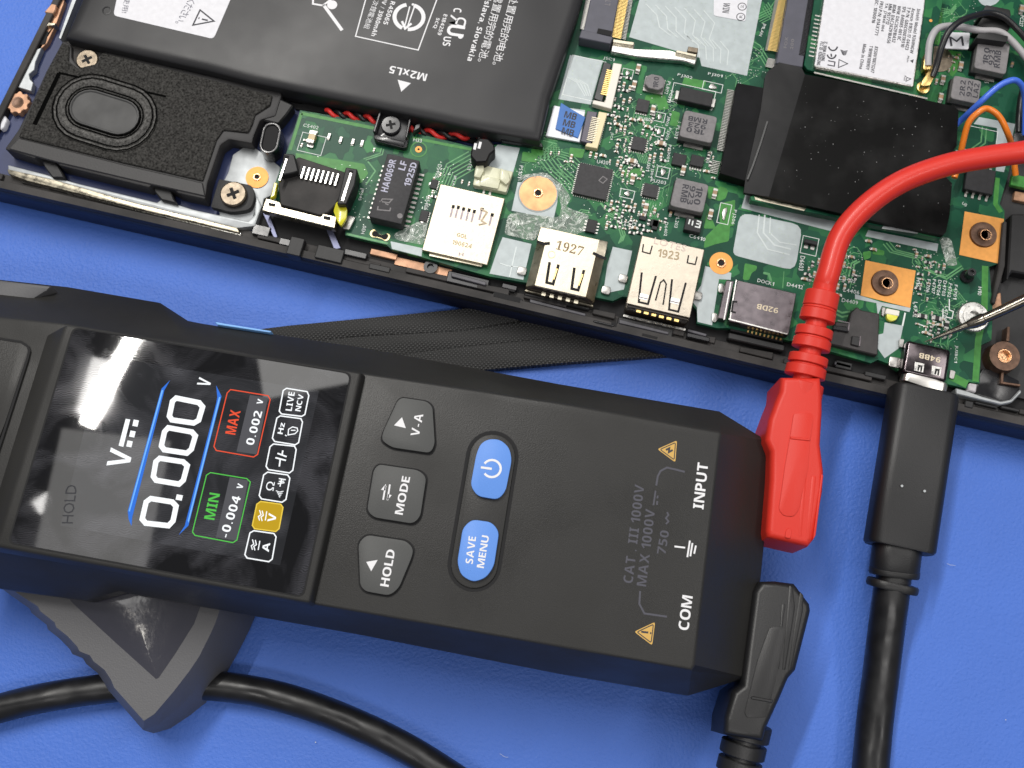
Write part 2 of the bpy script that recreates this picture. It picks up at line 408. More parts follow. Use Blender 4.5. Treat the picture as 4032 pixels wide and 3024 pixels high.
# left edge: outer wall, hinge frame, bosses
ow = P(0, [(113, 0), (60, 106), (0, 226), (-50, 326)], 10.5); ow2 = [p + LX*1.5*MM for p in ow]
prism('side_wall', P(0, [(175, -130)], 10.5) + ow + ow2[::-1] + [U(0, 175, -130, 10.5) + LX*1.5*MM], 8, 10.5, BLKD, chas, .15)
prism('hinge_frame', P(20, [(500, 0), (600, 0), (590, 40), (525, 220), (440, 400), (400, 440), (300, 480), (290, 520), (150, 830), (60, 900), (130, 840), (410, 240)][:9] + [(60, 910), (30, 930), (140, 830), (300, 470), (420, 220), (430, 130)], 9.6), 8.3, 9.6, COPPER, chas, .08)
prism('hinge_plate', P(20, [(300, 480), (390, 440), (330, 580), (320, 650), (270, 690), (280, 740), (310, 770), (290, 850), (190, 820), (160, 810)], 9.9), 8.4, 9.9, ZINC, chas, .1)
prism('hinge_tab', P(20, [(480, 30), (530, 40), (520, 90), (500, 130), (430, 120), (410, 110)], 10.6), 8.4, 10.6, COPPER, chas, .2)
prism('hinge_tab', P(20, [(415, 205), (520, 215), (510, 235), (420, 245)], 10.4), 8.4, 10.4, STEELW, chas, .1)
prism('hinge_slot', P(20, [(440, 290), (455, 300), (420, 410), (370, 420), (380, 360)], 9.72), 9.4, 9.72, DARK, chas)
prism('corner_tab', P(20, [(0, 1060), (30, 1060), (70, 1110), (40, 1190), (0, 1210)], 9.8), 8.4, 9.8, PAPER, chas, .2)
gc = U(20, 165, 955, 10)
gear = []
for k in range(36):
    r = 3.6 if k % 4 in (0, 1) else 3.0
    gear.append(gc + Vector((math.cos(2*math.pi*k/36), math.sin(2*math.pi*k/36), 0)) * r*.72*MM)
prism('gear_boss', gear, 8.4, 10, COPPER, chas, .1)
lathe('boss_hole', gc, [(1.25, 9.8), (1.25, 10.1), (1.05, 10.1), (.9, 10.03), (0, 10.03)], BROWN, chas)
# silver tray strips below the speaker
prism('metal_strip', P(1, [(55, 1195), (330, 1265), (560, 1330), (1140, 1470), (1170, 1445), (1400, 1520), (1800, 1605), (1845, 1560), (1860, 1420), (1900, 1500), (1850, 1640), (1720, 1655), (1000, 1480), (380, 1310), (60, 1245)], 10.2), 8.3, 10.2, ZINC, chas, .25, 2)
prism('metal_lip', P(1, [(50, 1225), (380, 1300), (1000, 1475), (1720, 1650), (1740, 1690), (1000, 1515), (190, 1310), (60, 1260)], 10.6), 8.3, 10.6, STEELW, chas, .2, 2)
prism('metal_lip', P(1, [(190, 1302), (1000, 1508), (1750, 1690), (1750, 1712), (1000, 1530), (195, 1322)], 9.8), 8.3, 9.8, STEEL, chas, .1)
prism('metal_strip', P(5, [(215, 200), (330, 120), (450, 200), (560, 290), (545, 390), (490, 500), (440, 520), (420, 630), (375, 615), (350, 680), (300, 705), (120, 660), (100, 480), (180, 330)], 9.5), 8.3, 9.5, ZINC, chas, .2, 2)
# light line beside the battery
prism('tray_edge', P(1, [(545, -60), (575, -60), (440, 282), (428, 275)], 12.2), 8.3, 12.2, ZINC, chas)
prism('tray_floor', P(1, [(480, 190), (1100, 330), (2200, 580), (2200, 760), (1300, 560), (470, 330)], 9.0), 8.3, 9.0, DARK, chas)
prism('tray_floor', P(2, [(160, 600), (900, 760), (1700, 930), (1700, 1060), (900, 880), (300, 790)], 9.0), 8.3, 9.0, DARK, chas)
# right end: black well with bosses
prism('side_well', P(0, [(2105, 330), (2400, 330), (2400, 900), (2060, 830), (2110, 600)], 9.3), 8.3, 9.3, BLK, chas)
prism('side_rail', P(16, [(865, -60), (900, -60), (885, 300), (800, 620), (770, 600), (830, 320)], 11.5), 9, 11.5, BLKD, chas, .2)
prism('side_rail', P(16, [(930, -120), (1100, -120), (1100, 380), (940, 350), (900, 420), (920, 100)], 12), 9, 12, BLK, chas, .3)
prism('side_bracket', P(16, [(760, 540), (850, 520), (860, 640), (790, 700), (760, 640)], 10.4), 9, 10.4, COPPER, chas, .2)
c = U(16, 880, 1040, 12.4)
lathe('threaded_boss', c, [(3.2, 9.2), (2.95, 12.4), (1.45, 12.4), (1.35, 12.2), (1.2, 10.6), (0, 10.6)], BROWN, chas)
lathe('thread_insert', c, [(1.36, 11.6), (1.36, 12.46), (1.12, 12.46), (1.12, 11.0), (0, 11.0)], THREAD, chas)
prism('boss_rib', P(16, [(900, 800), (925, 800), (920, 920), (890, 920)], 11.6), 9, 11.6, BROWN, chas, .1)
prism('boss_rib', P(16, [(850, 1160), (875, 1160), (870, 1250), (1010, 1270), (1010, 1290), (845, 1265)], 11.2), 9, 11.2, BROWN, chas, .1)
prism('corner_skirt', P(16, [(640, 1270), (700, 1140), (860, 1170), (1000, 1240), (1005, 1320), (930, 1400), (860, 1420), (640, 1350)], 10.4), 8.5, 10.4, BLKG, chas, .3, 2)
prism('corner_lip', P(16, [(480, 1300), (590, 1330), (700, 1370), (850, 1410), (930, 1395), (1010, 1310), (1020, 1340), (940, 1420), (850, 1440), (480, 1350)], 10.9), 8.5, 10.9, ZINC, chas, .2)
prism('foam_pad', P(16, [(590, 1260), (655, 1270), (645, 1340), (580, 1320)], 11.2), 8.5, 11.2, M('grey foam', (.5, .48, .5), .9, var=.2, vs=900), chas, .2)
for x0, y0, x1, y1 in [(560, 1400, 620, 1470), (640, 1410, 820, 1470), (850, 1440, 1000, 1500)]:
    rbox('clip', 16, x0, y0, x1, y1, 8.4, 10.2, BLK, chas, .15)

# ------------------------------------------------------------------ battery
bat = thing('battery_pack', 'large flat black battery with white printing beside green circuit board', 'battery', U(0, 700, 60, 9))
bp_ = P(18, [(-2700, -1500)], 15)
bpts = [U(1, 760, -420, 15.2), U(1, 468, 262, 15.2), U(1, 700, 318, 15.2), U(1, 1500, 500, 15.2), U(2, 0, 590, 15.2), U(2, 900, 775, 15.2), U(2, 1550, 918, 15.2), U(2, 2075, 1012, 15.2), U(2, 2150, 700, 15.2), U(3, 510, 90, 15.2), U(3, 640, -420, 15.2)]
pillow('casing', bpts, 10.9, 15.2, 2.4, FILM, bat, 8, 1.1)
prism('lower_step', P(2, [(1560, 930), (1790, 975), (2090, 1035), (2100, 1070), (1800, 1020), (1780, 1000), (1550, 960)], 12.2), 10.9, 12.2, BLKG, bat, .15)
prism('lower_tray', rounded(P(1, [(900, -300), (520, 300), (700, 360), (1500, 545)], 11.5) + P(2, [(0, 640), (900, 830), (1560, 970), (2000, 1020), (2400, -300)], 11.5), 0.3, 2), 9.1, 11.5, BLK, bat, .3)
# screw bracket on the battery edge
bk = rounded(P(2, [(925, 770), (1145, 830), (1105, 1065), (860, 1005)], 13.2), [0, 0, .9, .9], 3)
prism('screw_bracket', bk, 10.9, 12.2, BLKG, bat, .3, 2)
for q in ([(918, 775), (935, 780), (880, 960), (862, 955)], [(1130, 830), (1148, 835), (1112, 1000), (1096, 1000)]):
    prism('bracket_wall', P(2, q, 13.3), 12.1, 13.3, BLKG, bat, .15)
prism('bracket_foot', P(2, [(868, 970), (1100, 1025), (1085, 1062), (870, 1010)], 12.5), 12.1, 12.5, BLKG, bat, .2, 2)
prism('bracket_hook', P(2, [(1170, 905), (1215, 885), (1205, 930), (1150, 960)], 12.6), 10.9, 12.6, BLKG, bat, .2)
screw(U(2, 993, 905, 13.1), 2.05, 13.15, .8, BLKG, DARK, 'small black screw in bracket at the battery edge', .2)
Z1 = 15.22
lab = rounded(P(1, [(880, -160), (1740, -160), (1550, 283), (822, 112)], 15.25), [0, 0, .9, .9], 3)
prism('paper_label', lab, 15.21, 15.26, PAPER, bat, smooth=None)
Z2 = 15.29
GREYINK = M('grey print', (.16, .16, .2), .6)
text('使用!', 1, (905, -25), (880, 92), 45, Z2, GREYINK, bat)
text('でください。', 1, (1395, -60), (1268, 165), 62, Z2, GREYINK, bat)
tr = [(1452, 72), (1553, 153), (1400, 182)]
stroke('warning_symbol', 1, tr, 11, Z2, INK, bat, True)
strokes('warning_symbol', 1, [[(1440, 130), (1448, 132)]], 14, Z2, INK, bat)
strokes('warning_symbol', 1, [[(1465, 138), (1508, 148)]], 12, Z2, INK, bat)
lathe('dimple', U(1, 775, 75, 15.3), [(1.0, 15.1), (1.0, 15.26), (.75, 15.3), (.7, 15.21), (0, 15.21)], FILM, bat, 16)
# white print on the film
strokes('bin_symbol', 2, [[(505, 35), (640, 220)]], 24, Z1+.03, WHITE, bat)
strokes('bin_symbol', 2, [[(430, -30), (428, 28), (500, 40), (560, -5), (640, -60)]], 14, Z1+.03, WHITE, bat)
cc = U(2, 568, 36, Z1)
lathe('bin_symbol', cc, [(1.05, Z1), (1.05, Z1+.06), (0, Z1+.06)], WHITE, bat, 18)
strokes('print_frame', 18, [[(125, -60), (0, 395), (682, 545), (905, -60)]], 13, Z1+.03, WHITE, bat)
text('R45065', 18, (335, -60), (300, 262), 50, Z1+.03, WHITE, bat, bold=.02) if 0 else None
text('R45065', 18, (385, 10), (298, 260), 52, Z1+.03, WHITE, bat, bold=.02)
text('0V / 3980mAh', 18, (305, -30), (168, 388), 52, Z1+.03, WHITE, bat, bold=.02)
text('二次鋰電池組', 18, (215, -60), (85, 305), 66, Z1+.03, WHITE, bat, bold=.01)
# turning-arrow mark
c0 = (580, 185)
arc = lambda a0, a1, rx, ry, cx, cy, n=14: [(cx + rx*math.cos(math.radians(a0 + (a1-a0)*i/n)), cy + ry*math.sin(math.radians(a0 + (a1-a0)*i/n))) for i in range(n+1)]
strokes('recycling_mark', 18, [arc(118, 260, 158, 135, 582, 185), arc(-70, 95, 158, 135, 582, 185)], 44, Z1+.03, WHITE, bat)
strokes('recycling_mark', 18, [[(590, 70), (530, 310)]], 14, Z1+.04, WHITE, bat)
strokes('recycling_mark', 18, [[(640, 75), (562, 300)]], 14, Z1+.05, WHITE, bat)
strokes('recycling_mark', 18, [[(505, 230), (540, 310), (610, 255)]], 26, Z1+.06, WHITE, bat)
lathe('recycling_mark', U(18, 625, 50, Z1), [(.28, Z1), (.28, Z1+.05), (0, Z1+.05)], WHITE, bat, 12)
text('C', 18, (1068, 85), (1062, 130), 90, Z1+.03, WHITE, bat, bold=.03)
text('Я', 18, (1040, 158), (1008, 262), 185, Z1+.03, WHITE, bat, 'approval_mark'); text('U', 18, (1008, 262), (985, 378), 190, Z1+.035, WHITE, bat, 'approval_mark', .01)
lathe('approval_mark', U(18, 1142, 400, Z1), [(.5, Z1), (.5, Z1+.05), (0, Z1+.05)], WHITE, bat, 14)
text('US', 18, (960, 395), (945, 495), 85, Z1+.03, WHITE, bat, bold=.03)
text('E184259', 18, (962, 152), (890, 378), 42, Z1+.03, WHITE, bat, bold=.02)
text('SCQ', 18, (875, 190), (838, 302), 44, Z1+.03, WHITE, bat, bold=.02)
text('islava, Slovakia', 18, (1408, -20), (1205, 655), 72, Z1+.03, WHITE, bat, bold=.02)
text('處置用完的電池。', 18, (1525, -70), (1325, 665), 100, Z1+.03, WHITE, bat, bold=.012)
text('处置用完的电池。', 18, (1688, -60), (1485, 700), 100, Z1+.03, WHITE, bat, bold=.012)
text('M2xL5', 18, (785, 805), (382, 712), 92, Z1+.03, WHITE, bat, bold=.02)
sheet('arrow_mark', P(18, [(458, 868), (603, 905), (498, 998)], Z1+.03), Z1+.03, WHITE, bat)

# ------------------------------------------------------------------ speaker
spk = thing('speaker_module', 'black felt covered speaker box with oval cone in laptop corner', 'speaker', U(1, 900, 850, 9))
zs = 14
body = P(1, [(455, 290), (520, 330), (520, 420), (560, 470), (720, 400), (760, 370), (2035, 665), (2045, 690), (2000, 840), (1890, 870), (1840, 990), (1830, 1040), (1660, 1010), (1600, 1050), (1505, 1330), (1490, 1445), (1290, 1400), (1260, 1375), (1110, 1335), (1080, 1360), (430, 1200), (400, 1165), (280, 1130), (250, 1150), (30, 1080), (130, 940), (220, 760), (330, 520)], 12.5)
prism('case', body, 8.6, 12.5, M('grey black plastic', (.028, .027, .028), .55, bump=.03, bs=3000), spk, .5, 2)
felt = P(1, [(450, 310), (500, 330), (495, 440), (560, 495), (700, 460), (740, 380), (1975, 690), (1960, 760), (1850, 830), (1830, 900), (1800, 960), (1620, 940), (1570, 1010), (1470, 1310), (900, 1180), (135, 990), (230, 770), (340, 520)], 13)
prism('felt_cover', felt, 12.4, 13, FOAM, spk, .15)
prism('case_lip', P(1, [(135, 1000), (900, 1195), (1470, 1325), (1490, 1425), (1060, 1330), (420, 1180), (60, 1080)], 12.8), 12.4, 12.8, M('grey black plastic', (.04, .039, .04), .6, bump=.03, bs=3000), spk, .2)
strip = M('slot black', (.002, .002, .002), .9, spec=.03)
stroke('felt_slot', 1, [(430, 530), (250, 905)], 32, 13.03, strip, spk)
stroke('felt_slot', 1, [(425, 528), (1205, 700)], 16, 13.04, strip, spk)
def stadium(t, a, b, rx, z, n=10):
    p, q = U(t, *a, z), U(t, *b, z); d = (q-p).normalized(); e = Vector((-d.y, d.x, 0))
    r = (U(t, a[0]+rx, a[1], z) - U(t, a[0], a[1], z)).length
    return [q + (d*math.cos(x) + e*math.sin(x))*r for x in [-math.pi/2 + math.pi*i/n for i in range(n+1)]] + [p + (d*math.cos(x) + e*math.sin(x))*r for x in [math.pi/2 + math.pi*i/n for i in range(n+1)]]
def ring_loft(name, t, a, b, prof, mat, parent):
    rings = [[Vector((v.x, v.y, z*MM)) for v in stadium(t, a, b, r, 13)] for r, z in prof]
    bm = bmesh.new(); rv = [[bm.verts.new(p) for p in r] for r in rings]; n = len(rings[0])
    for i in range(len(rv)-1):
        for k in range(n): bm.faces.new((rv[i][k], rv[i][(k+1) % n], rv[i+1][(k+1) % n], rv[i+1][k]))
    bm.faces.new(rv[-1]); return done(name, bm, mat, parent, 50)
A_, B_ = (650, 785), (875, 855)
DUST = M('dusty grey felt', (.10, .098, .094), .95, var=.6, vs=2200, bump=.15, bs=2400, spec=.1)
ring_loft('surround', 1, A_, B_, [(262, 13.0), (258, 13.25), (246, 13.2), (240, 12.95), (228, 13.3), (205, 13.75), (182, 13.5), (172, 13.1), (160, 13.35), (150, 13.0), (138, 13.0), (100, 13.0)], DUST, spk)
for r_ in (266, 236, 168, 146):
    bm = bmesh.new(); stroke_into(bm, .28*MM, 13.8*MM if r_ in (0,) else (13.42 if r_ > 140 else 13.6)*MM, [Vector((v.x, v.y, 0)) for v in stadium(1, A_, B_, r_, 13)], True); up_faces(bm); done('surround_groove', bm, strip, spk, fix=False)
ring_loft('cone', 1, A_, B_, [(142, 13.0), (138, 13.55), (130, 13.6), (122, 13.3), (60, 13.4)], M('grey cone', (.075, .075, .075), .7, var=.25, vs=200), spk)
for (a, b) in (((1600, 1030), (1660, 1020)),):
    pass
prism('screw_lug', rounded(P(1, [(1590, 1300), (1830, 1345), (1850, 1420), (1820, 1520), (1680, 1540), (1530, 1500)], 11.2), [.2, .8, 1.2, 1.2, 1, .2], 3), 9.5, 11.2, BLK, spk, .25, 2)
prism('screw_lug', P(1, [(460, 300), (560, 290), (760, 350), (740, 400), (560, 490), (480, 450)], 11.6), 9, 11.6, BLKD, spk, .2)
prism('arm', P(1, [(1900, 870), (2000, 700), (2130, 760), (2080, 830), (2020, 900)], 12.2), 9.2, 12.2, BLK, spk, .3)
ring_loft('grommet', 1, (1975, 960), (1955, 1060), [(70, 9.6), (68, 13.6), (56, 13.7), (50, 13.6), (46, 12.2)], BLKG, spk)
ring_loft('grommet_hole', 1, (1975, 960), (1955, 1060), [(48, 13.3), (40, 13.3), (20, 13.31)], DARK, spk)
prism('clip_tab', P(1, [(290, 1130), (400, 1165), (450, 1250), (470, 1290), (380, 1290), (320, 1210)], 11.2), 9, 11.2, BLK, spk, .25)
prism('clip_tab', P(1, [(1110, 1335), (1240, 1370), (1260, 1440), (1290, 1480), (1170, 1450), (1120, 1390)], 11.2), 9, 11.2, BLK, spk, .25)
screw(U(1, 627, 425, 13.2), 2.35, 12.9, 1.2, BRONZE, DARK, 'bronze screw at the inner corner of the speaker, next to the battery', .5)
screw(U(1, 1690, 1402, 12.4), 2.7, 12.3, 1.1, BRONZE, DARK, 'bronze screw on the speaker lug beside the orange ring', .4)

# ------------------------------------------------------------------ circuit board
ZP = 10.7
brd = thing('circuit_board', 'green laptop motherboard crowded with chips, ports and connectors', 'circuit board', U(0, 1500, 400, 9.5))
PCB = bpy.data.materials.new('green solder mask'); PCB.use_nodes = True; MATS['pcb'] = PCB
def _pcb():
    nt = PCB.node_tree; N = nt.nodes; L = nt.links; b = N['Principled BSDF']
    tc = N.new('ShaderNodeTexCoord')
    v = N.new('ShaderNodeTexVoronoi'); v.feature = 'F1'; v.distance = 'MANHATTAN'; v.inputs['Scale'].default_value = 330
    mp = N.new('ShaderNodeMapping'); mp.inputs['Rotation'].default_value = (0, 0, -PHI)
    L.new(tc.outputs['Object'], mp.inputs[0]); L.new(mp.outputs[0], v.inputs['Vector'])
    sp = N.new('ShaderNodeSeparateColor'); L.new(v.outputs['Color'], sp.inputs[0])
    n = N.new('ShaderNodeTexNoise'); n.inputs['Scale'].default_value = 90; n.inputs['Detail'].default_value = 4; L.new(mp.outputs[0], n.inputs['Vector'])
    m1 = N.new('ShaderNodeMath'); m1.operation = 'MULTIPLY'; L.new(sp.outputs[0], m1.inputs[0]); L.new(n.outputs[0], m1.inputs[1])
    cr = N.new('ShaderNodeValToRGB'); e = cr.color_ramp.elements
    e[0].position = .0; e[0].color = (.006, .052, .030, 1); e[1].position = .62; e[1].color = (.045, .22, .07, 1)
    k = cr.color_ramp.elements.new(.28); k.color = (.012, .085, .046, 1)
    L.new(m1.outputs[0], cr.inputs[0]); L.new(cr.outputs[0], b.inputs['Base Color'])
    b.inputs['Roughness'].default_value = .34; b.inputs['Specular IOR Level'].default_value = .16
    bp = N.new('ShaderNodeBump'); bp.inputs['Distance'].default_value = .00003; L.new(m1.outputs[0], bp.inputs['Height']); L.new(bp.outputs[0], b.inputs['Normal'])
_pcb()
PATCH = M('light green copper pour', (.060, .24, .052), .35, spec=.2, var=.18, vs=700, bump=.02, bs=1200)
TRACE = M('pale green trace', (.12, .33, .14), .33, spec=.2, var=.2, vs=900)
EDGE = M('board edge green', (.05, .26, .09), .5)
GROUND = M('pale grey ground foil', (.42, .47, .48), .5, .15, var=.09, vs=500, bump=.03, bs=800)
SILK = M('white silkscreen', (.72, .76, .74), .6)
SOLDER = M('solder', (.42, .41, .39), .42, 1, rvar=.1, vs=900)
CERAM = M('tan ceramic', (.36, .23, .13), .45, var=.2, vs=2000)
CERAM2 = M('light tan ceramic', (.55, .42, .22), .4, var=.15, vs=1500)
CHIP = M('chip epoxy', (.045, .044, .047), .6, spec=.3, var=.15, vs=1500, bump=.015, bs=5000)
CHIPD = M('dark chip epoxy', (.02, .02, .022), .5, spec=.3, var=.2, vs=900, bump=.015, bs=4000)
COREG = M('grey ferrite', (.20, .19, .195), .65, var=.12, vs=1500, bump=.03, bs=4000)
LASER = M('chip laser mark', (.46, .46, .58), .6)
IVORY = M('ivory nylon', (.66, .66, .48), .4, var=.08, vs=500, coat=.2)
CREAM = M('cream connector', (.78, .68, .42), .4)
WHITEP = M('white connector', (.80, .76, .68), .45)

outl = P(2, [(335, 800), (880, 893), (1580, 1065), (1780, 1050)], ZP) + P(0, [(1120, 300), (1260, -220), (2420, -220), (2420, 318), (2190, 322), (2176, 384)], ZP) + \
  P(7, [(2035, 190), (2070, 240), (2065, 610), (1960, 645), (1985, 960), (1975, 1180), (1900, 1215), (1890, 1495), (1810, 1480), (1795, 1530), (1660, 1498), (1300, 1400), (1230, 1350), (1150, 1320), (1100, 1345), (600, 1200), (60, 1090)], ZP) + \
  P(6, [(1890, 1460), (1740, 1425), (1740, 1330), (1700, 1290), (1200, 1230), (1130, 1262), (500, 1130), (240, 1085), (0, 1020)], ZP) + \
  P(5, [(1590, 945), (1370, 890), (1330, 855), (1030, 785), (1040, 700), (940, 640), (480, 530), (560, 300), (600, 200)], ZP)
prism('board', outl, 9.5, ZP, PCB, brd, smooth=None)
# brighter board rim along the cut edges
def rim_line(t, pts, w, m=PATCH, dz=.03): stroke('copper_border', t, pts, w, ZP + dz, m, brd)
rim_line(2, [(345, 822), (600, 875), (870, 930)], 26); rim_line(2, [(345, 822), (262, 1090)], 22)
rim_line(2, [(1150, 1000), (1580, 1085)], 22)
rim_line(7, [(2020, 0), (2005, 190), (2045, 250)], 34)
rim_line(7, [(1930, 640), (1925, 960), (1880, 1180), (1860, 1480)], 46); rim_line(7, [(1680, 1440), (1800, 1500)], 60)
rim_line(5, [(1040, 775), (1340, 845)], 16, TRACE)

# ground foil and copper pours
_np = [0]
def patch(t, pts, m=GROUND, r=0, name=None, dz=.05, th=.04):
    _np[0] += 1; dz += .0006*_np[0]
    q = P(t, pts, ZP)
    if r: q = rounded(q, r, 3)
    return prism(name or ('ground_foil' if m is GROUND else 'copper_pour'), q, ZP + dz - th, ZP + dz, m, brd, smooth=None)
patch(3, [(965, -40), (1850, -40), (1735, 550), (1405, 480), (1390, 420), (880, 270)])
patch(3, [(450, 400), (690, 440), (600, 760), (365, 720)]); patch(3, [(330, 770), (560, 800), (530, 1040), (280, 1000)])
patch(2, [(1770, 1050), (1930, 1075), (1840, 1400), (1600, 1370), (1640, 1180)])
patch(6, [(440, 400), (740, 420), (725, 560), (700, 668), (395, 608)])
patch(6, [(330, 800), (540, 850), (505, 1000), (480, 1110), (235, 1065), (290, 900)])
patch(6, [(1130, 870), (1270, 900), (1230, 1090), (1210, 1180), (1060, 1210), (1090, 1000)])
patch(6, [(1800, 1010), (1990, 1060), (1985, 1110), (1900, 1105), (1850, 1440), (1745, 1415), (1740, 1310), (1700, 1260), (1770, 1150)])
patch(7, [(190, 120), (240, 130), (640, 235), (960, 345), (935, 420), (160, 220)]); patch(7, [(1080, 380), (1590, 480), (1580, 535), (1060, 425)])
patch(7, [(110, 480), (150, 250), (605, 345), (550, 678), (95, 560)], r=2.2)
patch(7, [(985, 845), (1030, 858), (1180, 905), (1390, 945), (1380, 975), (1180, 930), (1150, 1000), (1140, 910), (985, 880)])
patch(7, [(1200, 1050), (1335, 1075), (1300, 1240), (1200, 1310), (1150, 1240), (1150, 1140), (1190, 1130)])
patch(15, [(780, 850), (1040, 900), (1000, 1100), (960, 1250), (900, 1240), (910, 930), (740, 900)])
patch(5, [(1360, 830), (1590, 880), (1585, 940), (1370, 885)])
for t, pts in [(2, [(360, 1120), (800, 1190), (830, 1260), (780, 1330), (320, 1200), (300, 1110)]), (3, [(1000, 690), (1140, 690), (1170, 790), (1090, 800), (1080, 750), (985, 760)]),
        (3, [(1190, 800), (1250, 820), (1230, 920), (1175, 910)]), (3, [(450, 1070), (560, 1085), (540, 1150), (440, 1130)]), (3, [(170, 1080), (260, 1090), (255, 1130), (170, 1130)]),
        (3, [(1450, 1350), (1600, 1380), (1580, 1440), (1540, 1460), (1450, 1440)]), (3, [(1530, 1480), (1650, 1450), (1640, 1640), (1540, 1650)]), (6, [(1800, 800), (1900, 700), (1970, 700), (1970, 830), (1880, 850), (1790, 880)]),
        (7, [(185, 620), (275, 640), (270, 670), (235, 690), (215, 745), (170, 740)]), (7, [(0, 60), (60, 80), (45, 130), (0, 140)]), (7, [(0, 320), (80, 330), (70, 460), (0, 450)]), (7, [(790, 400), (850, 405), (830, 500), (780, 500)]),
        (7, [(1040, 540), (1100, 530), (1100, 580), (1050, 600)]), (7, [(1120, 515), (1200, 530), (1195, 565), (1110, 555)]), (4, [(1540, 60), (1620, 90), (1600, 330), (1480, 300), (1500, 140)]), (4, [(1640, 360), (1760, 380), (1740, 500), (1690, 560), (1640, 500)]),
        (3, [(830, 1235), (980, 1220), (1000, 1260), (900, 1290), (840, 1280)]), (3, [(1440, 1560), (1470, 1560), (1510, 1660), (1420, 1660)]), (2, [(1950, 1100), (2060, 1120), (2050, 1180), (1940, 1170)]), (3, [(1280, 560), (1440, 590), (1420, 640), (1260, 620)])]:
    patch(t, pts, PATCH, .35, dz=.035)

# pads round the screw holes
def ring_pad(c, ro, ri, m, z, dark=BROWN, boss=.3):
    o = lathe('screw_pad', c, [(ro, z-.05), (ro, z+.06), (ri, z+.06), (ri, z-.05)], m, brd, 36)
    lathe('screw_hole', c, [(ri*1.02, z), (ri*1.02, z+boss), (ri*.72, z+boss), (ri*.7, z+.03), (0, z+.03)], THREAD if dark is BROWN else dark, o, 20)
    lathe('hole_shadow', c, [(ri*.68, z+.02), (ri*.68, z+.06), (0, z+.06)], DARK, o, 20)
ring_pad(U(1, 1865, 1285, 9.8), 2.35, .75, GOLDPAD, 9.65)
lathe('mask_ring', U(6, 587, 483, ZP), [(4.15, ZP+.06), (4.15, ZP+.10), (3.9, ZP+.12), (3.9, ZP+.06)], M('grey mask', (.3, .34, .33), .5), brd, 40)
COP2 = M('worn copper pad', (.74, .38, .17), .45, .35, var=.3, vs=350)
ring_pad(U(6, 587, 483, ZP), 3.8, .95, COP2, ZP+.06)
ring_pad(U(6, 1915, 990, ZP), 2.35, .95, GOLDPAD, ZP+.06)
ring_pad(U(2, 1195, 1085, ZP), .7, .35, GOLDPAD, ZP+.03, GOLDPAD, .05)
lathe('mask_ring', U(2, 1195, 1085, ZP), [(1.75, ZP), (1.75, ZP+.05), (1.5, ZP+.05), (1.5, ZP)], PATCH, brd, 30)
for t, pts, cx, cy in [(7, [(1060, 600), (1425, 675), (1385, 945), (1025, 855)], 1203, 762), (7, [(1780, 245), (2065, 300), (2030, 625), (1740, 560)], 1917, 412)]:
    o = patch(t, pts, GOLDPAD, name='square_pad', dz=.08, th=.06)
    c = U(t, cx, cy, ZP+.3)
    b_ = lathe('threaded_boss', c, [(2.75, ZP+.05), (2.6, ZP+.55), (1.5, ZP+.6), (1.2, ZP+.45), (.9, ZP+.25), (0, ZP+.25)], BROWN, brd, 36)
    c2 = U(t, cx+16, cy+5, ZP+.4)
    lathe('threads', c2, [(1.15, ZP+.3), (1.15, ZP+.66), (.98, ZP+.66), (.9, ZP+.3), (0, ZP+.3)], THREAD, b_, 20)
# metal washer standoff bottom right
c = U(7, 1850, 1005, ZP+1.6)
lathe('standoff', c, [(3.1, ZP), (3.1, ZP+1.3), (2.9, ZP+1.5), (2.2, ZP+1.55), (2.15, ZP+1.7), (1.1, ZP+1.7), (1.0, ZP+.9), (0, ZP+.9)], STEEL, brd, 36)
lathe('black_post', U(7, 1800, 715, ZP+.6), [(1.35, ZP), (1.35, ZP+.7), (.9, ZP+1.1), (.85, ZP+3.0), (.5, ZP+3.0), (.5, ZP+2.5), (0, ZP+2.5)], BLKG, brd, 18)

# ---- traces: bundles followed from the photo, then short random runs as one mass
tb = bmesh.new()
def bundle(t, pts, n, dx, dy, w):
    for i in range(n):
        q = [(x + dx*i, y + dy*i) for x, y in pts]
        ww = (U(t, q[0][0]+w, q[0][1], ZP) - U(t, q[0][0], q[0][1], ZP)).length
        stroke_into(tb, ww, (ZP+.022)*MM, P(t, q, ZP))
bundle(2, [(1560, 1100), (1400, 1190), (1350, 1310)], 6, 14, 22, 9)
bundle(3, [(150, 1100), (165, 1140), (240, 1170), (300, 1250), (390, 1330), (440, 1400)], 5, 26, -8, 9)
bundle(3, [(265, 1090), (330, 1140), (400, 1160), (480, 1240)], 4, 22, -12, 8)
bundle(2, [(2110, 960), (2212, 985)], 4, -4, 20, 8); bundle(3, [(330, 1040), (250, 1100), (160, 1120)], 4, 22, 14, 7)
bundle(4, [(250, 120), (370, 60), (420, -20)], 5, 14, 12, 6); bundle(3, [(1850, 60), (1880, 110), (1920, 150)], 4, 12, -14, 7); bundle(3, [(1780, 300), (1830, 330), (1890, 430)], 3, 0, 40, 7)
bundle(3, [(985, 1450), (970, 1500), (1000, 1560)], 6, 18, 5, 6); bundle(3, [(930, 1100), (960, 1180)], 6, 14, 3, 6); bundle(3, [(930, 820), (950, 900)], 5, 16, 3, 6)
bundle(4, [(1480, 60), (1520, 40), (1680, 75), (1720, 30)], 3, 0, 14, 8); bundle(4, [(1830, 1080), (1900, 1030), (1910, 920)], 2, 30, 10, 10); bundle(4, [(1640, 200), (1700, 130), (1850, 100)], 2, 14, 20, 8)
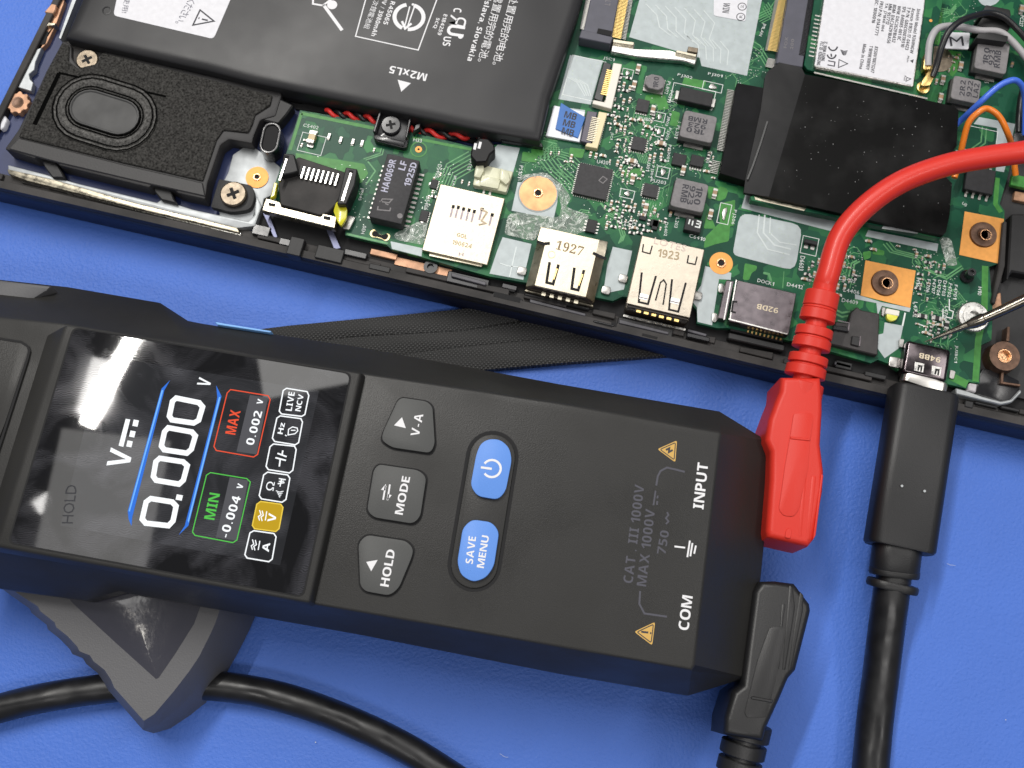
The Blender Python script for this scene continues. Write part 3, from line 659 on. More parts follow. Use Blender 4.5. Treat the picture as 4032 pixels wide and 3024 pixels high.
bundle(7, [(1190, 480), (1240, 540), (1440, 590), (1480, 660)], 3, 22, -8, 9); bundle(7, [(940, 720), (960, 620), (1000, 600)], 2, 22, 6, 12); bundle(7, [(1420, 600), (1480, 650), (1640, 720), (1760, 640)], 2, 10, 16, 10)
bundle(7, [(320, 690), (360, 700), (375, 750)], 1, 0, 0, 18); bundle(7, [(460, 800), (470, 680)], 1, 0, 0, 6); bundle(7, [(850, 960), (890, 980), (950, 970)], 2, 0, 30, 14)
bundle(6, [(1120, 620), (1180, 650), (1220, 780), (1200, 830)], 3, -14, 8, 9); bundle(6, [(820, 600), (850, 640), (900, 600), (960, 610)], 3, 10, 16, 8); bundle(6, [(1060, 520), (1100, 570), (1190, 600)], 2, -20, 30, 14)
bundle(5, [(1180, 240), (1300, 200), (1310, 160)], 2, -16, -8, 8); bundle(5, [(1195, 250), (1250, 320), (1180, 420)], 1, 0, 0, 10)
bundle(3, [(700, 1200), (780, 1260), (830, 1200), (900, 1120)], 3, 12, 16, 6); bundle(3, [(760, 980), (830, 960), (880, 1010)], 3, 6, 18, 6)
random.seed(21)
def inside(p, poly):
    c = False; n = len(poly)
    for i in range(n):
        a, b = poly[i], poly[i-1]
        if (a.y > p.y) != (b.y > p.y) and p.x < (b.x-a.x)*(p.y-a.y)/(b.y-a.y)+a.x: c = not c
    return c
zones = [(3, [(700, 800), (1190, 560), (1500, 1120), (1460, 1300), (1180, 1300), (1150, 1650), (700, 1650), (480, 1500), (760, 1180)], 170), (7, [(1390, 480), (1740, 560), (1720, 800), (1880, 1000), (1700, 1200), (1640, 1450), (1500, 1200), (1420, 1100), (1400, 900)], 90), (4, [(1520, 0), (1900, 0), (1900, 100), (1760, 480), (1650, 480), (1540, 300)], 30),
         (7, [(600, 640), (950, 420), (1040, 560), (1020, 800), (850, 800), (600, 800)], 60), (3, [(1750, 420), (1840, 250), (1900, 560), (1640, 640), (1560, 560)], 40), (5, [(1700, 250), (1850, 280), (1760, 420), (1640, 600), (1560, 600)], 30), (3, [(60, 1120), (480, 1180), (460, 1500), (380, 1620), (360, 1300), (200, 1230), (60, 1280)], 60)]
for t, pts, n in zones:
    poly = P(t, pts, ZP); xs = [p.x for p in poly]; ys = [p.y for p in poly]
    for _ in range(int(n*1.5)):
        p = Vector((random.uniform(min(xs), max(xs)), random.uniform(min(ys), max(ys)), 0))
        if not inside(p, poly): continue
        a = random.choice((0, 90, 180, 270, 45, 135)); q = [p]
        for _ in range(random.randint(2, 4)):
            l = random.uniform(.4, 2.0)*MM; a += random.choice((-45, 0, 45)); r = math.radians(a) + PHI
            q.append(q[-1] + Vector((math.cos(r), math.sin(r), 0))*l)
        if len(q) > 1 and all(inside(x, poly) for x in q): stroke_into(tb, random.uniform(.07, .16)*MM, (ZP+.018)*MM, q)
up_faces(tb)
o = done('copper_traces', tb, TRACE, brd, fix=False); o['kind'] = 'stuff'
# plated holes and solder dots: uncountable specks
vb = bmesh.new()
for t, pts, n in zones + [(3, [(965, 0), (1850, 0), (1735, 550), (1405, 480), (890, 270)], 60), (3, [(450, 420), (680, 450), (600, 740), (380, 710)], 25), (7, [(110, 480), (150, 250), (605, 345), (550, 678), (95, 560)], 45), (5, [(820, 200), (1250, 330), (1180, 700), (1100, 760), (1000, 700)], 40)]:
    poly = P(t, pts, ZP); xs = [p.x for p in poly]; ys = [p.y for p in poly]
    for _ in range(int(n*2.6)):
        p = Vector((random.uniform(min(xs), max(xs)), random.uniform(min(ys), max(ys)), 0))
        if inside(p, poly):
            r = random.uniform(.06, .13)*MM
            vb.faces.new([vb.verts.new((p.x + r*math.cos(k*math.pi/3), p.y + r*math.sin(k*math.pi/3), (ZP+.13)*MM)) for k in range(6)])
up_faces(vb)
o = done('plated_holes', vb, M('via metal', (.42, .48, .42), .4, .5), brd, fix=False); o['kind'] = 'stuff'

# ---- small parts: one mesh per size, copied
def chip_mesh(name, l, w, h, body, cap=.25, capm=SOLDER):
    bm = bmesh.new(); c = l*cap
    def b(x0, x1, ww, hh, mi):
        add_prism(bm, [Vector((x*MM, y*MM, 0)) for x, y in ((x0, -ww/2), (x1, -ww/2), (x1, ww/2), (x0, ww/2))], 0, hh, mi=mi)
    b(-l/2+c, l/2-c, w, h, 0); b(-l/2, -l/2+c, w*1.03, h*1.05, 1); b(l/2-c, l/2, w*1.03, h*1.05, 1)
    # solder fillets
    for s in (-1, 1):
        bm2 = [Vector((s*l/2*MM, -w*.5*MM, 0)), Vector((s*(l/2+h*.45)*MM, -w*.45*MM, 0)), Vector((s*(l/2+h*.45)*MM, w*.45*MM, 0)), Vector((s*l/2*MM, w*.5*MM, 0))]
        add_prism(bm, bm2, 0, h*.35, mi=1)
    bmesh.ops.recalc_face_normals(bm, faces=bm.faces)
    me = bpy.data.meshes.new(name); bm.to_mesh(me); bm.free(); me.materials.append(body); me.materials.append(capm); return me
SMALL = {'c2': chip_mesh('capacitor', 1.0, .5, .5, CERAM), 'c3': chip_mesh('capacitor', 1.6, .85, .8, CERAM), 'c5': chip_mesh('capacitor', 2.6, 1.35, 1.3, CERAM2),
         'r2': chip_mesh('resistor', 1.0, .5, .35, CHIPD), 'r3': chip_mesh('resistor', 1.6, .8, .45, CHIPD), 'c1': chip_mesh('capacitor', .62, .32, .32, CERAM, .3), 'w2': chip_mesh('capacitor', 1.1, .5, .45, SOLDER)}
placed = []
def small(kind, t, x, y, ang, dz=0):
    p = U(t, x, y, ZP+.3) if t is not None else x
    me = SMALL[kind]; o = link(me.name, me, Vector((p.x, p.y, (ZP+.04+dz)*MM)), brd)
    o.rotation_euler = (0, 0, PHI + math.radians(ang)); placed.append((p.x, p.y)); return o
V, H = 90, 0
for k, t, x, y, a in [('c5', 2, 425, 1010, V), ('w2', 2, 545, 990, V), ('w2', 2, 630, 1015, V), ('w2', 2, 718, 1030, V), ('w2', 2, 785, 1040, V),
        ('c3', 3, 945, 500, V), ('c3', 3, 915, 620, V), ('c3', 3, 1110, 1045, H), ('c2', 3, 1065, 1130, V), ('c2', 3, 1112, 1130, V), ('c3', 3, 905, 1300, V), ('c3', 3, 900, 1172, H), ('c3', 3, 1500, 1405, V), ('c3', 3, 1470, 1555, V),
        ('c3', 3, 1000, 1512, V), ('c2', 3, 1065, 1530, V), ('c3', 3, 1052, 800, V), ('c2', 3, 885, 640, V), ('c2', 3, 842, 615, V), ('c2', 3, 885, 725, V), ('c2', 3, 840, 735, V), ('c2', 3, 1015, 920, H), ('c2', 3, 905, 868, H),
        ('c2', 3, 820, 930, V), ('c2', 3, 850, 932, V), ('c1', 3, 370, 1110, V), ('c1', 3, 312, 1110, V), ('c2', 3, 460, 1140, V), ('c2', 3, 640, 1130, V), ('c2', 3, 600, 1120, V), ('c2', 3, 690, 1130, H),
        ('c3', 6, 1640, 315, V), ('c2', 6, 1290, 575, V), ('c2', 6, 1350, 640, H), ('c2', 6, 1550, 625, V), ('c2', 6, 1120, 600, 40), ('c2', 6, 1085, 720, V), ('c1', 6, 790, 250, H), ('c1', 6, 830, 250, H), ('r2', 6, 1340, 715, H), ('r2', 6, 1390, 690, V),
        ('c2', 7, 880, 405, H), ('c2', 7, 1085, 460, H), ('c2', 7, 1120, 520, H), ('c2', 7, 960, 575, H), ('c2', 7, 620, 735, H), ('c2', 7, 690, 700, V), ('c2', 7, 905, 630, V), ('c2', 7, 860, 790, V), ('c2', 7, 910, 790, V), ('c1', 7, 650, 660, V), ('c1', 7, 1300, 495, H), ('c1', 7, 1420, 520, H),
        ('r3', 7, 1475, 1005, H), ('r3', 7, 1580, 1020, H), ('r3', 7, 1650, 1070, V), ('c1', 7, 1510, 880, V), ('c1', 7, 1440, 1060, H), ('c1', 7, 1500, 1080, H), ('c1', 7, 1540, 1140, H), ('c3', 4, 1750, 480, V), ('c3', 4, 1620, 580, V), ('c3', 4, 1605, 710, V), ('c2', 4, 1720, 1110, V), ('c3', 15, 1085, 70, V), ('c2', 15, 1020, 465, V), ('c2', 15, 470, 590, V),
        ('c1', 5, 1880, 395, V), ('c1', 5, 1930, 410, V), ('c1', 5, 1665, 470, V), ('c1', 5, 740, 95, H), ('c1', 5, 715, 130, V), ('c1', 5, 1240, 165, V), ('r3', 3, 390, 880, V, ) if 0 else ('c1', 3, 740, 1170, V)]:
    small(k, t, x, y, a)
random.seed(5)
for t, pts, n in [(3, [(800, 540), (880, 540), (870, 700), (910, 1000), (880, 1130), (1000, 1230), (960, 1330), (820, 1360), (780, 1150), (790, 900)], 62), (3, [(940, 880), (1080, 830), (1060, 980), (1180, 1010), (1150, 1200), (1010, 1180), (1010, 1100)], 22), (3, [(700, 1480), (960, 1450), (1180, 1600), (1100, 1680), (900, 1700), (700, 1640)], 40), (3, [(720, 700), (830, 680), (820, 950), (730, 970)], 16),
        (7, [(600, 640), (700, 600), (930, 480), (1000, 640), (1000, 800), (850, 860), (600, 790)], 26), (7, [(1420, 540), (1700, 620), (1540, 740), (1420, 900)], 18), (7, [(1420, 960), (1620, 1000), (1690, 1160), (1520, 1190), (1420, 1120)], 12), (4, [(1650, 380), (1760, 400), (1700, 540), (1640, 520)], 6), (3, [(1440, 1100), (1500, 1100), (1500, 1300), (1440, 1280)], 6), (5, [(1700, 300), (1760, 320), (1600, 700), (1560, 680)], 12)]:
    poly = P(t, pts, ZP); xs = [p.x for p in poly]; ys = [p.y for p in poly]; k = 0
    for _ in range(n*6):
        p = Vector((random.uniform(min(xs), max(xs)), random.uniform(min(ys), max(ys)), 0))
        if k < n and inside(p, poly) and all((p.x-a)**2 + (p.y-b)**2 > (.95*MM)**2 for a, b in placed):
            small(random.choice(('c1', 'c1', 'c2', 'r2', 'c1', 'r2')), None, p, 0, random.choice((V, V, H))); k += 1

# ---- chips
def leads(par, p, q, n, out, w=.22, l=.7, h=.18, z=ZP, m=SOLDER, hi=None):
    """n leads spread from p to q, each reaching outwards"""
    d = (q - p); dn = d.normalized(); bm = bmesh.new()
    add_prism(bm, [Vector((x, y, 0)) for x, y in ((-w/2*MM, 0), (w/2*MM, 0), (w/2*MM, l*MM), (-w/2*MM, l*MM))], .02, h)
    if hi: add_prism(bm, [Vector((x, y, 0)) for x, y in ((-w/2*MM, -.25*MM), (w/2*MM, -.25*MM), (w/2*MM, .3*MM), (-w/2*MM, .3*MM))], .1, hi)
    bmesh.ops.recalc_face_normals(bm, faces=bm.faces)
    me = bpy.data.meshes.new('lead'); bm.to_mesh(me); bm.free(); me.materials.append(m)
    a = math.atan2(out.y, out.x) - math.pi/2
    for i in range(n):
        c = p + d * ((i + .5) / n)
        o = link('lead', me, Vector((c.x, c.y, z*MM)), par); o.rotation_euler = (0, 0, a)
def chip(name, t, x0, y0, x1, y1, h, m, sides='', n=6, w=.22, l=.35, bev=.06):
    r = R(t, x0, y0, x1, y1, ZP+h)
    o = prism(name, r, ZP+.05, ZP+h, m, brd, bev)
    for s in sides:
        p, q, out = {'b': (r[3], r[2], -LY), 't': (r[0], r[1], LY), 'l': (r[0], r[3], -LX), 'r': (r[1], r[2], LX)}[s]
        leads(o, p, q, n, out, w, l)
    return o
u1 = chip('controller_chip', 3, 525, 1178, 712, 1452, .9, CHIP, 'blrt', 16, .16, .35)
text('U4201', 3, (645, 1185), (742, 1198), 30, ZP+.1, SILK, brd)
strokes('maker_mark', 3, [[(660, 1310), (690, 1280), (720, 1300), (690, 1330), (660, 1310)]], 7, ZP+.93, COREG, u1)
chip('power_chip', 3, 945, 712, 1012, 818, .75, CHIP, 'b', 5, .3, .45); chip('power_chip', 3, 912, 985, 990, 1100, .75, CHIP, 'blr', 6, .2, .35)
chip('power_chip', 3, 993, 1325, 1078, 1438, .75, CHIP, 'blr', 7, .18, .3)
chip('transistor', 3, 1205, 1105, 1282, 1210, .85, CHIPD, '', 4); chip('transistor', 3, 1335, 1118, 1412, 1214, .85, CHIPD, 'b', 5, .32, .6)
chip('driver_chip', 6, 950, 665, 1000, 770, .8, CHIPD, 'lr', 4, .3, .5); chip('small_chip', 6, 1425, 668, 1450, 748, .5, CHIPD)
chip('small_chip', 5, 1660, 375, 1690, 450, .5, CHIPD, 'r', 6, .15, .25); chip('small_chip', 5, 1585, 600, 1620, 690, .5, CHIPD, 'r', 6, .15, .25)
chip('small_chip', 3, 960, 1550, 1000, 1600, .5, CHIPD); chip('small_chip', 3, 1040, 1590, 1090, 1650, .5, CHIPD)
# transformer chip with lettering
tr_ = rounded(P(5, [(1335, 190), (1590, 225), (1435, 695), (1185, 640)], ZP+3.6), [.5]*4, 3)
# true rectangle rather than the seen skew
trr = R(5, 1337, 190, 1440, 705, ZP+3.6)
tx = prism('transformer_chip', trr, ZP+.3, ZP+3.6, CHIP, brd, .25, 2)
leads(tx, trr[1] - LY*1*MM, trr[2] + LY*.6*MM, 12, LX, .45, 1.0, .25); leads(tx, trr[0] - LY*1*MM, trr[3] + LY*.6*MM, 12, -LX, .45, 1.0, .25)
ZT = ZP+3.63
text('HA0069R', 5, (1338, 475), (1403, 240), 52, ZT, LASER, tx, bold=.02); text('LF', 5, (1462, 318), (1483, 255), 50, ZT, LASER, tx, bold=.02); text('1925D', 5, (1500, 435), (1555, 265), 48, ZT, LASER, tx, bold=.02)
strokes('maker_mark', 5, [[(1270, 575), (1265, 600), (1355, 608), (1360, 585)], [(1280, 540), (1350, 550), (1372, 525), (1300, 522), (1290, 545)], [(1345, 565), (1320, 555)]], 9, ZT, COREG, tx)
lathe('pin_mark', U(5, 1428, 645, ZT), [(.55, ZT-.02), (.55, ZT), (0, ZT)], COREG, tx, 16)
# inductors
def inductor(t, x0, y0, x1, y1, h, lines, m=COREG, r=.7):
    q = R(t, x0, y0, x1, y1, ZP+h)
    o = prism('inductor', rounded(q, r, 3), ZP+h*.45, ZP+h, m, brd, .1)
    g = [p + (p - (q[0]+q[2])/2)*.03 for p in q]
    prism('base_block', g, ZP+.05, ZP+h*.45, CHIPD, o, .05)
    for s, (p, k) in {'a': (q[0], q[1]), 'b': (q[3], q[2])}.items():
        mid = (p+k)/2; d = (k-p)*.3; out = LY if s == 'a' else -LY
        prism('terminal', [mid-d, mid+d, mid+d+out*.7*MM, mid-d+out*.7*MM], ZP+.04, ZP+.5, SOLDER, o, .05)
    for s, a, b, hh in lines: text(s, t, a, b, hh, ZP+h+.03, INK, o, bold=.01)
    return o
inductor(3, 1285, 797, 1480, 1040, 3, [('1R0', (1432, 948), (1300, 918), 40), ('923', (1445, 905), (1300, 875), 40) if 0 else ('923', (1440, 908), (1312, 882), 38), ('RMB', (1450, 868), (1312, 838), 38)])
inductor(3, 1222, 1288, 1415, 1545, 3, [('1R0', (1372, 1350), (1345, 1480), 48), ('923', (1322, 1345), (1295, 1480), 44), ('RMB', (1270, 1335), (1248, 1465), 46)])
inductor(4, 1885, 265, 2080, 540, 3, [('1R0', (1950, 470), (1965, 350), 40), ('923', (1995, 475), (2005, 365), 42), ('RMB', (2035, 495), (2048, 370), 42)])
inductor(4, 1705, 545, 1880, 755, 3, [('2R2', (1780, 698), (1790, 585), 38), ('922', (1830, 705), (1845, 590), 38), ('LA2', (1875, 712), (1890, 610), 38)])
q = R(3, 1010, 528, 1125, 660, ZP+2)
oc = []
for i in range(4):
    a, b, c_ = q[i-1], q[i], q[(i+1) % 4]; oc += [b + (a-b)*.25, b + (c_-b)*.25]
o = prism('inductor', oc, ZP+.6, ZP+2, COREG, brd, .12); text('1R0', 3, (1088, 640), (1098, 560), 38, ZP+2.03, INK, o, bold=.01)
prism('base_block', [p + (p-(q[0]+q[2])/2)*.05 for p in q], ZP+.05, ZP+.6, SOLDER, o, .05)
# black moulded capacitor, diode, polarised part
q = R(3, 1255, 625, 1475, 775, ZP+1.9); o = prism('tantalum_capacitor', q, ZP+.1, ZP+1.9, CHIPD, brd, .15)
for p, k, out in ((q[0], q[3], -LX), (q[1], q[2], LX)):
    mid = (p+k)/2; d = (k-p)*.32; prism('terminal', [mid-d, mid+d, mid+d+out*.7*MM, mid-d+out*.7*MM], ZP+.04, ZP+.9, SOLDER, o, .05)
q = R(6, 1665, 650, 1765, 770, ZP+1.6); o = prism('polarised_capacitor', q, ZP+.1, ZP+1.6, CHIPD, brd, .12)
strokes('polarity_mark', 6, [[(1690, 670), (1680, 705)], [(1712, 680), (1705, 715)], [(1740, 680), (1768, 690), (1758, 730), (1725, 722)], [(1735, 700), (1765, 708)]], 10, ZP+1.63, SILK, o)
q = R(7, 622, 440, 710, 490, ZP+1); o = prism('diode', q, ZP+.15, ZP+1, CHIPD, brd, .1)
leads(o, q[3], q[2], 2, -LY, .75, .8, .2)
q = R(4, 1805, 1195, 1985, 1415, ZP+1.5); o = prism('memory_chip', q, ZP+.2, ZP+1.5, CHIPD, brd, .12); leads(o, q[3] + LX*.2*MM, q[2], 4, -LY, .5, 1.0, .2, hi=.7)
leads(o, q[0], q[1], 4, LY, .5, 1.0, .2, hi=.7)
# jumpers: silkscreen frame with a solder bridge
def jumper(t, x, y, w, h):
    q = R(t, x-w/2, y-h/2, x+w/2, y+h/2, ZP); f = bmesh.new(); stroke_into(f, .13*MM, (ZP+.06)*MM, q, True); up_faces(f)
    o = done('jumper_frame', f, SILK, brd, fix=False)
    c = (q[0]+q[2])/2; a = (q[1]-q[0]).length/MM*.16; b = (q[0]-q[3]).length/MM*.33
    bl = []
    for k in range(14):
        th = 2*math.pi*k/14; rr = 1 + .18*math.sin(3*th + x)
        bl.append(c + LX*math.cos(th)*a*rr*MM*1.3 + LY*math.sin(th)*b*rr*MM)
    prism('solder_bridge', bl, ZP+.03, ZP+.28, SOLDER, o, .12, 2, smooth=80)
for a in [(3, 868, 533, 62, 75), (3, 1485, 632, 125, 90), (3, 1100, 850, 60, 80), (3, 1095, 958, 60, 85), (3, 1125, 1252, 70, 95), (3, 865, 1408, 85, 80), (3, 1570, 1552, 50, 160)]: jumper(*a)
for t, x0, y0, x1, y1 in [(3, 1205, 600, 1480, 800), (7, 610, 420, 700, 570), (15, 695, 910, 890, 1130), (2, 355, 960, 485, 1130), (3, 470, 400, 640, 740)]:
    q = R(t, x0, y0, x1, y1, ZP); f = bmesh.new(); stroke_into(f, .13*MM, (ZP+.062)*MM, q, True); up_faces(f); done('outline_print', f, SILK, brd, fix=False)
# silkscreen references
for s, t, a, b, h in [('PU802', 3, (948, 868), (1055, 885), 26), ('PJ302', 3, (1228, 555), (1335, 580), 28), ('PJ301', 3, (1450, 548), (1555, 568), 28), ('JSC1', 3, (745, 960), (735, 1010), 24), ('PJ803', 3, (1165, 820), (1135, 910), 24), ('PJ303', 3, (1165, 925), (1135, 1010), 24),
        ('PL301', 3, (1228, 910), (1205, 1000), 26), ('PL802', 3, (1160, 590), (1135, 680), 24), ('PC311', 3, (1180, 655), (1155, 740), 24), ('PQ3001', 3, (1165, 1050), (1145, 1170), 24), ('PQ3002', 3, (1460, 1095), (1435, 1180), 24), ('PU301', 3, (1020, 1145), (1000, 1240), 24), ('PJ304', 3, (1040, 1200), (1025, 1290), 24),
        ('PU203', 3, (1035, 1318), (1145, 1340), 26), ('PL203', 3, (1225, 1560), (1205, 1650), 24), ('PJ206', 3, (1635, 1520), (1615, 1625), 28), ('L6404', 6, (1190, 690), (1300, 712), 24), ('L6405', 6, (1185, 712), (1295, 738), 24), ('C6410', 6, (1683, 800), (1798, 830), 28), ('D6402', 6, (1510, 690), (1500, 790), 22),
        ('DOCK1', 7, (275, 755), (395, 785), 28), ('D4412', 7, (490, 785), (605, 810), 30), ('D4405', 7, (870, 740), (985, 765), 30), ('L4406', 7, (900, 825), (1015, 848), 30), ('D4409', 7, (888, 900), (1005, 922), 30), ('D6603', 7, (590, 565), (575, 670), 34), ('H16', 7, (1432, 725), (1428, 790), 28), ('H10', 7, (1880, 790), (1875, 850), 28),
        ('L4702', 7, (1412, 900), (1405, 1010), 28), ('L4708', 7, (1640, 930), (1620, 1030), 28), ('JUSBC1', 7, (1710, 1215), (1700, 1340), 26), ('F4706', 7, (1510, 735), (1500, 830), 24), ('F4707', 7, (1550, 735), (1540, 840), 24), ('D4704', 7, (1590, 740), (1575, 850), 24), ('D4703', 7, (1628, 745), (1615, 855), 24), ('F4702', 7, (1668, 765), (1655, 865), 24), ('F4701', 7, (1708, 775), (1698, 880), 24),
        ('C5402', 2, (355, 918), (465, 940), 26), ('D5405', 5, (1705, 270), (1680, 365), 30), ('D5406', 5, (1620, 500), (1600, 600), 30), ('H33', 2, (1155, 1025), (1215, 1035), 28), ('H30', 5, (1170, 778), (1185, 720), 26), ('JRJ45', 5, (1145, 440), (1120, 530), 26), ('PS101', 3, (85, 1200), (70, 1290), 28), ('WTC1', 5, (1935, 230), (1915, 310), 26),
        ('JMLAN', 3, (1850, 165), (1815, 255), 28), ('JSC1', 3, (690, 432), (770, 450), 28), ('JRJA', 5, (1820, 350), (1800, 425), 22), ('U5', 4, (1760, 1480), (1790, 1500), 22), ('G2', 15, (570, 400), (575, 430), 26), ('PC227', 15, (1080, 110), (1072, 190), 26), ('L202', 15, (820, 600), (850, 605), 26)]:
    text(s, t, a, b, h, ZP+.09, SILK, brd, 'reference_print')
stroke('silk_line', 7, [(1425, 1055), (1500, 1080), (1500, 1120), (1550, 1140), (1550, 1160)], 8, ZP+.07, SILK, brd); stroke('silk_line', 7, [(1510, 1050), (1620, 1080), (1625, 950)], 8, ZP+.07, SILK, brd); stroke('silk_line', 7, [(1670, 880), (1670, 960), (1700, 970), (1690, 1020), (1640, 1010)], 8, ZP+.07, SILK, brd)
stroke('silk_line', 7, [(1350, 980), (1330, 1075)], 12, ZP+.1, SILK, brd)
# dried flux residue, glossy, its bright glints painted in as pale swirls
FLUX = bpy.data.materials.new('flux residue with painted glints'); FLUX.use_nodes = True
def _flux():
    nt = FLUX.node_tree; N = nt.nodes; L = nt.links; b = N['Principled BSDF']; b.inputs['Base Color'].default_value = (.6, .66, .6, 1)
    b.inputs['Roughness'].default_value = .12; tc = N.new('ShaderNodeTexCoord')
    n = N.new('ShaderNodeTexNoise'); n.inputs['Scale'].default_value = 420; n.inputs['Detail'].default_value = 2; n.inputs['Distortion'].default_value = 1.2; L.new(tc.outputs['Object'], n.inputs['Vector'])
    bp = N.new('ShaderNodeBump'); bp.inputs['Distance'].default_value = .0009; L.new(n.outputs[0], bp.inputs['Height']); L.new(bp.outputs[0], b.inputs['Normal'])
    r = N.new('ShaderNodeValToRGB'); e = r.color_ramp.elements; e[0].position = .44; e[0].color = (0, 0, 0, 1); e[1].position = .50; e[1].color = (1, 1, 1, 1)
    k = r.color_ramp.elements.new(.57); k.color = (0, 0, 0, 1)
    L.new(n.outputs[0], r.inputs[0]); mr = N.new('ShaderNodeMapRange'); mr.inputs[3].default_value = .16; mr.inputs[4].default_value = .75; L.new(r.outputs[0], mr.inputs[0]); L.new(mr.outputs[0], b.inputs['Alpha'])
_flux()
for t, pts in [(6, [(370, 640), (420, 620), (740, 660), (760, 560), (830, 600), (960, 640), (930, 760), (820, 790), (620, 730), (560, 830), (340, 780)]), (6, [(430, 400), (470, 350), (640, 330), (760, 420), (830, 520), (760, 620), (735, 480), (660, 370), (520, 370)]), (5, [(1380, 780), (1500, 720), (1640, 650), (1600, 860), (1400, 820)]), (7, [(1590, 430), (1680, 440), (1730, 640), (1650, 640)])]:
    prism('flux_residue', rounded(P(t, pts, ZP), .8, 3), ZP+.11, ZP+.14, FLUX, brd, smooth=None)

# tracks showing through the foil
fb = bmesh.new()
def foil_line(t, pts, w):
    ww = (U(t, pts[0][0]+w, pts[0][1], ZP) - U(t, pts[0][0], pts[0][1], ZP)).length; stroke_into(fb, ww, (ZP+.105)*MM, P(t, pts, ZP))
for k in range(7): foil_line(3, [(1000+k*70, 30+k*8), (1080+k*70, 110+k*10), (1100+k*60, 200+k*14), (1180+k*55, 260+k*16)], 7)
for k in range(5): foil_line(3, [(1300+k*60, 260+k*10), (1380+k*55, 330+k*10), (1390+k*50, 420+k*14)], 7)
for k in range(4): foil_line(3, [(430+k*28, 560+k*6), (500+k*26, 600+k*6), (560+k*14, 700)], 6)
foil_line(7, [(330, 270), (320, 400), (400, 490), (520, 520)], 12); foil_line(7, [(290, 270), (275, 400), (350, 520), (510, 560)], 10); foil_line(7, [(370, 290), (365, 400), (440, 470), (560, 490)], 8)
foil_line(6, [(430, 870), (380, 1090)], 8); foil_line(6, [(310, 990), (370, 1010), (470, 1020)], 7)
up_faces(fb); o = done('foil_tracks', fb, M('raised foil', (.55, .60, .60), .45, .2), brd, fix=False); o['kind'] = 'stuff'

# ------------------------------------------------------------------ ports and connectors on the board
def pr(name, t, pts, z0, z1, m, par=brd, bev=.1, r=0, seg=1):
    q = P(t, pts, z1)
    if r: q = rounded(q, r, 3)
    return prism(name, q, z0, z1, m, par, bev, seg)
def row(par, t, a, b, n, l, w, z, h, m, out, name='contact'):
    p, q = U(t, *a, z), U(t, *b, z); bm = bmesh.new()
    add_prism(bm, [Vector((x*MM, y*MM, 0)) for x, y in ((-w/2, -l/2), (w/2, -l/2), (w/2, l/2), (-w/2, l/2))], 0, h)
    bmesh.ops.recalc_face_normals(bm, faces=bm.faces)
    me = bpy.data.meshes.new(name); bm.to_mesh(me); bm.free(); me.materials.append(m)
    ang = math.atan2(out.y, out.x) - math.pi/2
    for i in range(n):
        c = p + (q-p)*((i+.5)/n)
        o = link(name, me, Vector((c.x, c.y, (z-h)*MM)), par); o.rotation_euler = (0, 0, ang)
# network socket
z = ZP+1.2
net = pr('network_socket', 5, [(600, 290), (690, 215), (1040, 330), (1040, 420), (965, 560), (905, 620), (845, 640), (560, 565), (545, 400)], 8.6, z+1.2, BLKD, bev=.2)
pr('side_rail', 5, [(585, 190), (660, 197), (690, 320), (640, 335), (560, 350)], 9, z+3.2, BLK, net, .2)
pr('side_rail', 5, [(1035, 290), (1120, 305), (1100, 420), (1040, 560), (970, 560)], 9, z+3.2, BLK, net, .2)
pr('rail_spring', 5, [(598, 228), (615, 232), (560, 390), (545, 385)], z+2.6, z+3.4, STEEL, net, .05)
pr('rail_spring', 5, [(1065, 330), (1082, 335), (1020, 540), (998, 535)], z+2.6, z+3.4, STEEL, net, .05)
pr('rail_slot', 5, [(588, 203), (625, 208), (618, 228), (590, 222)], z+3, z+3.26, DARK, net, 0)
pr('rail_slot', 5, [(1055, 312), (1090, 318), (1085, 335), (1060, 330)], z+3, z+3.26, DARK, net, 0)
row(net, 5, (705, 325), (985, 385), 8, 2.6, .35, z+1.9, .5, STEEL, LY)
row(net, 5, (690, 310), (965, 370), 8, 2.2, .45, z+2.0, .7, BLK, LY, 'separator')
pr('front_bar', 5, [(455, 515), (560, 545), (570, 580), (850, 650), (880, 630), (970, 650), (955, 735), (425, 605)], z-.6, z+1.4, STEELW, net, .15)
for q in ([(472, 543), (530, 553), (525, 585), (468, 575)], [(872, 638), (932, 650), (925, 685), (868, 672)]):
    pr('bar_window', 5, q, z+1.2, z+1.46, DARK, net, 0)
    bm = bmesh.new(); stroke_into(bm, .25*MM, (z+1.48)*MM, P(5, q, z+1.48), True); up_faces(bm); done('window_rim', bm, STEELW, net, fix=False)
LILAC = M('grey metal prong', (.16, .17, .26), .45, .6)
pr('prong', 5, [(430, 620), (480, 632), (540, 795), (525, 815), (505, 790)], 8.6, 9.6, LILAC, net, .1)
pr('prong', 5, [(890, 735), (940, 745), (1000, 880), (950, 890)], 8.6, 9.6, LILAC, net, .1)
YEL = M('yellow film tape', (.62, .58, .02), .2, coat=.5, var=.2, vs=400)
pr('yellow_tape', 5, [(965, 545), (1005, 535), (1045, 590), (1040, 660), (1000, 720), (975, 690), (945, 610)], z+.6, z+1.55, YEL, net, .25, .4, 2)
pr('yellow_tape', 5, [(515, 400), (540, 405), (520, 500), (485, 520)], z, z+1.2, YEL, net, .15)
pr('solder_tab', 5, [(1050, 640), (1105, 655), (1060, 745), (1010, 735)], ZP, ZP+1.0, SOLDER, net, .25, .3, 2)
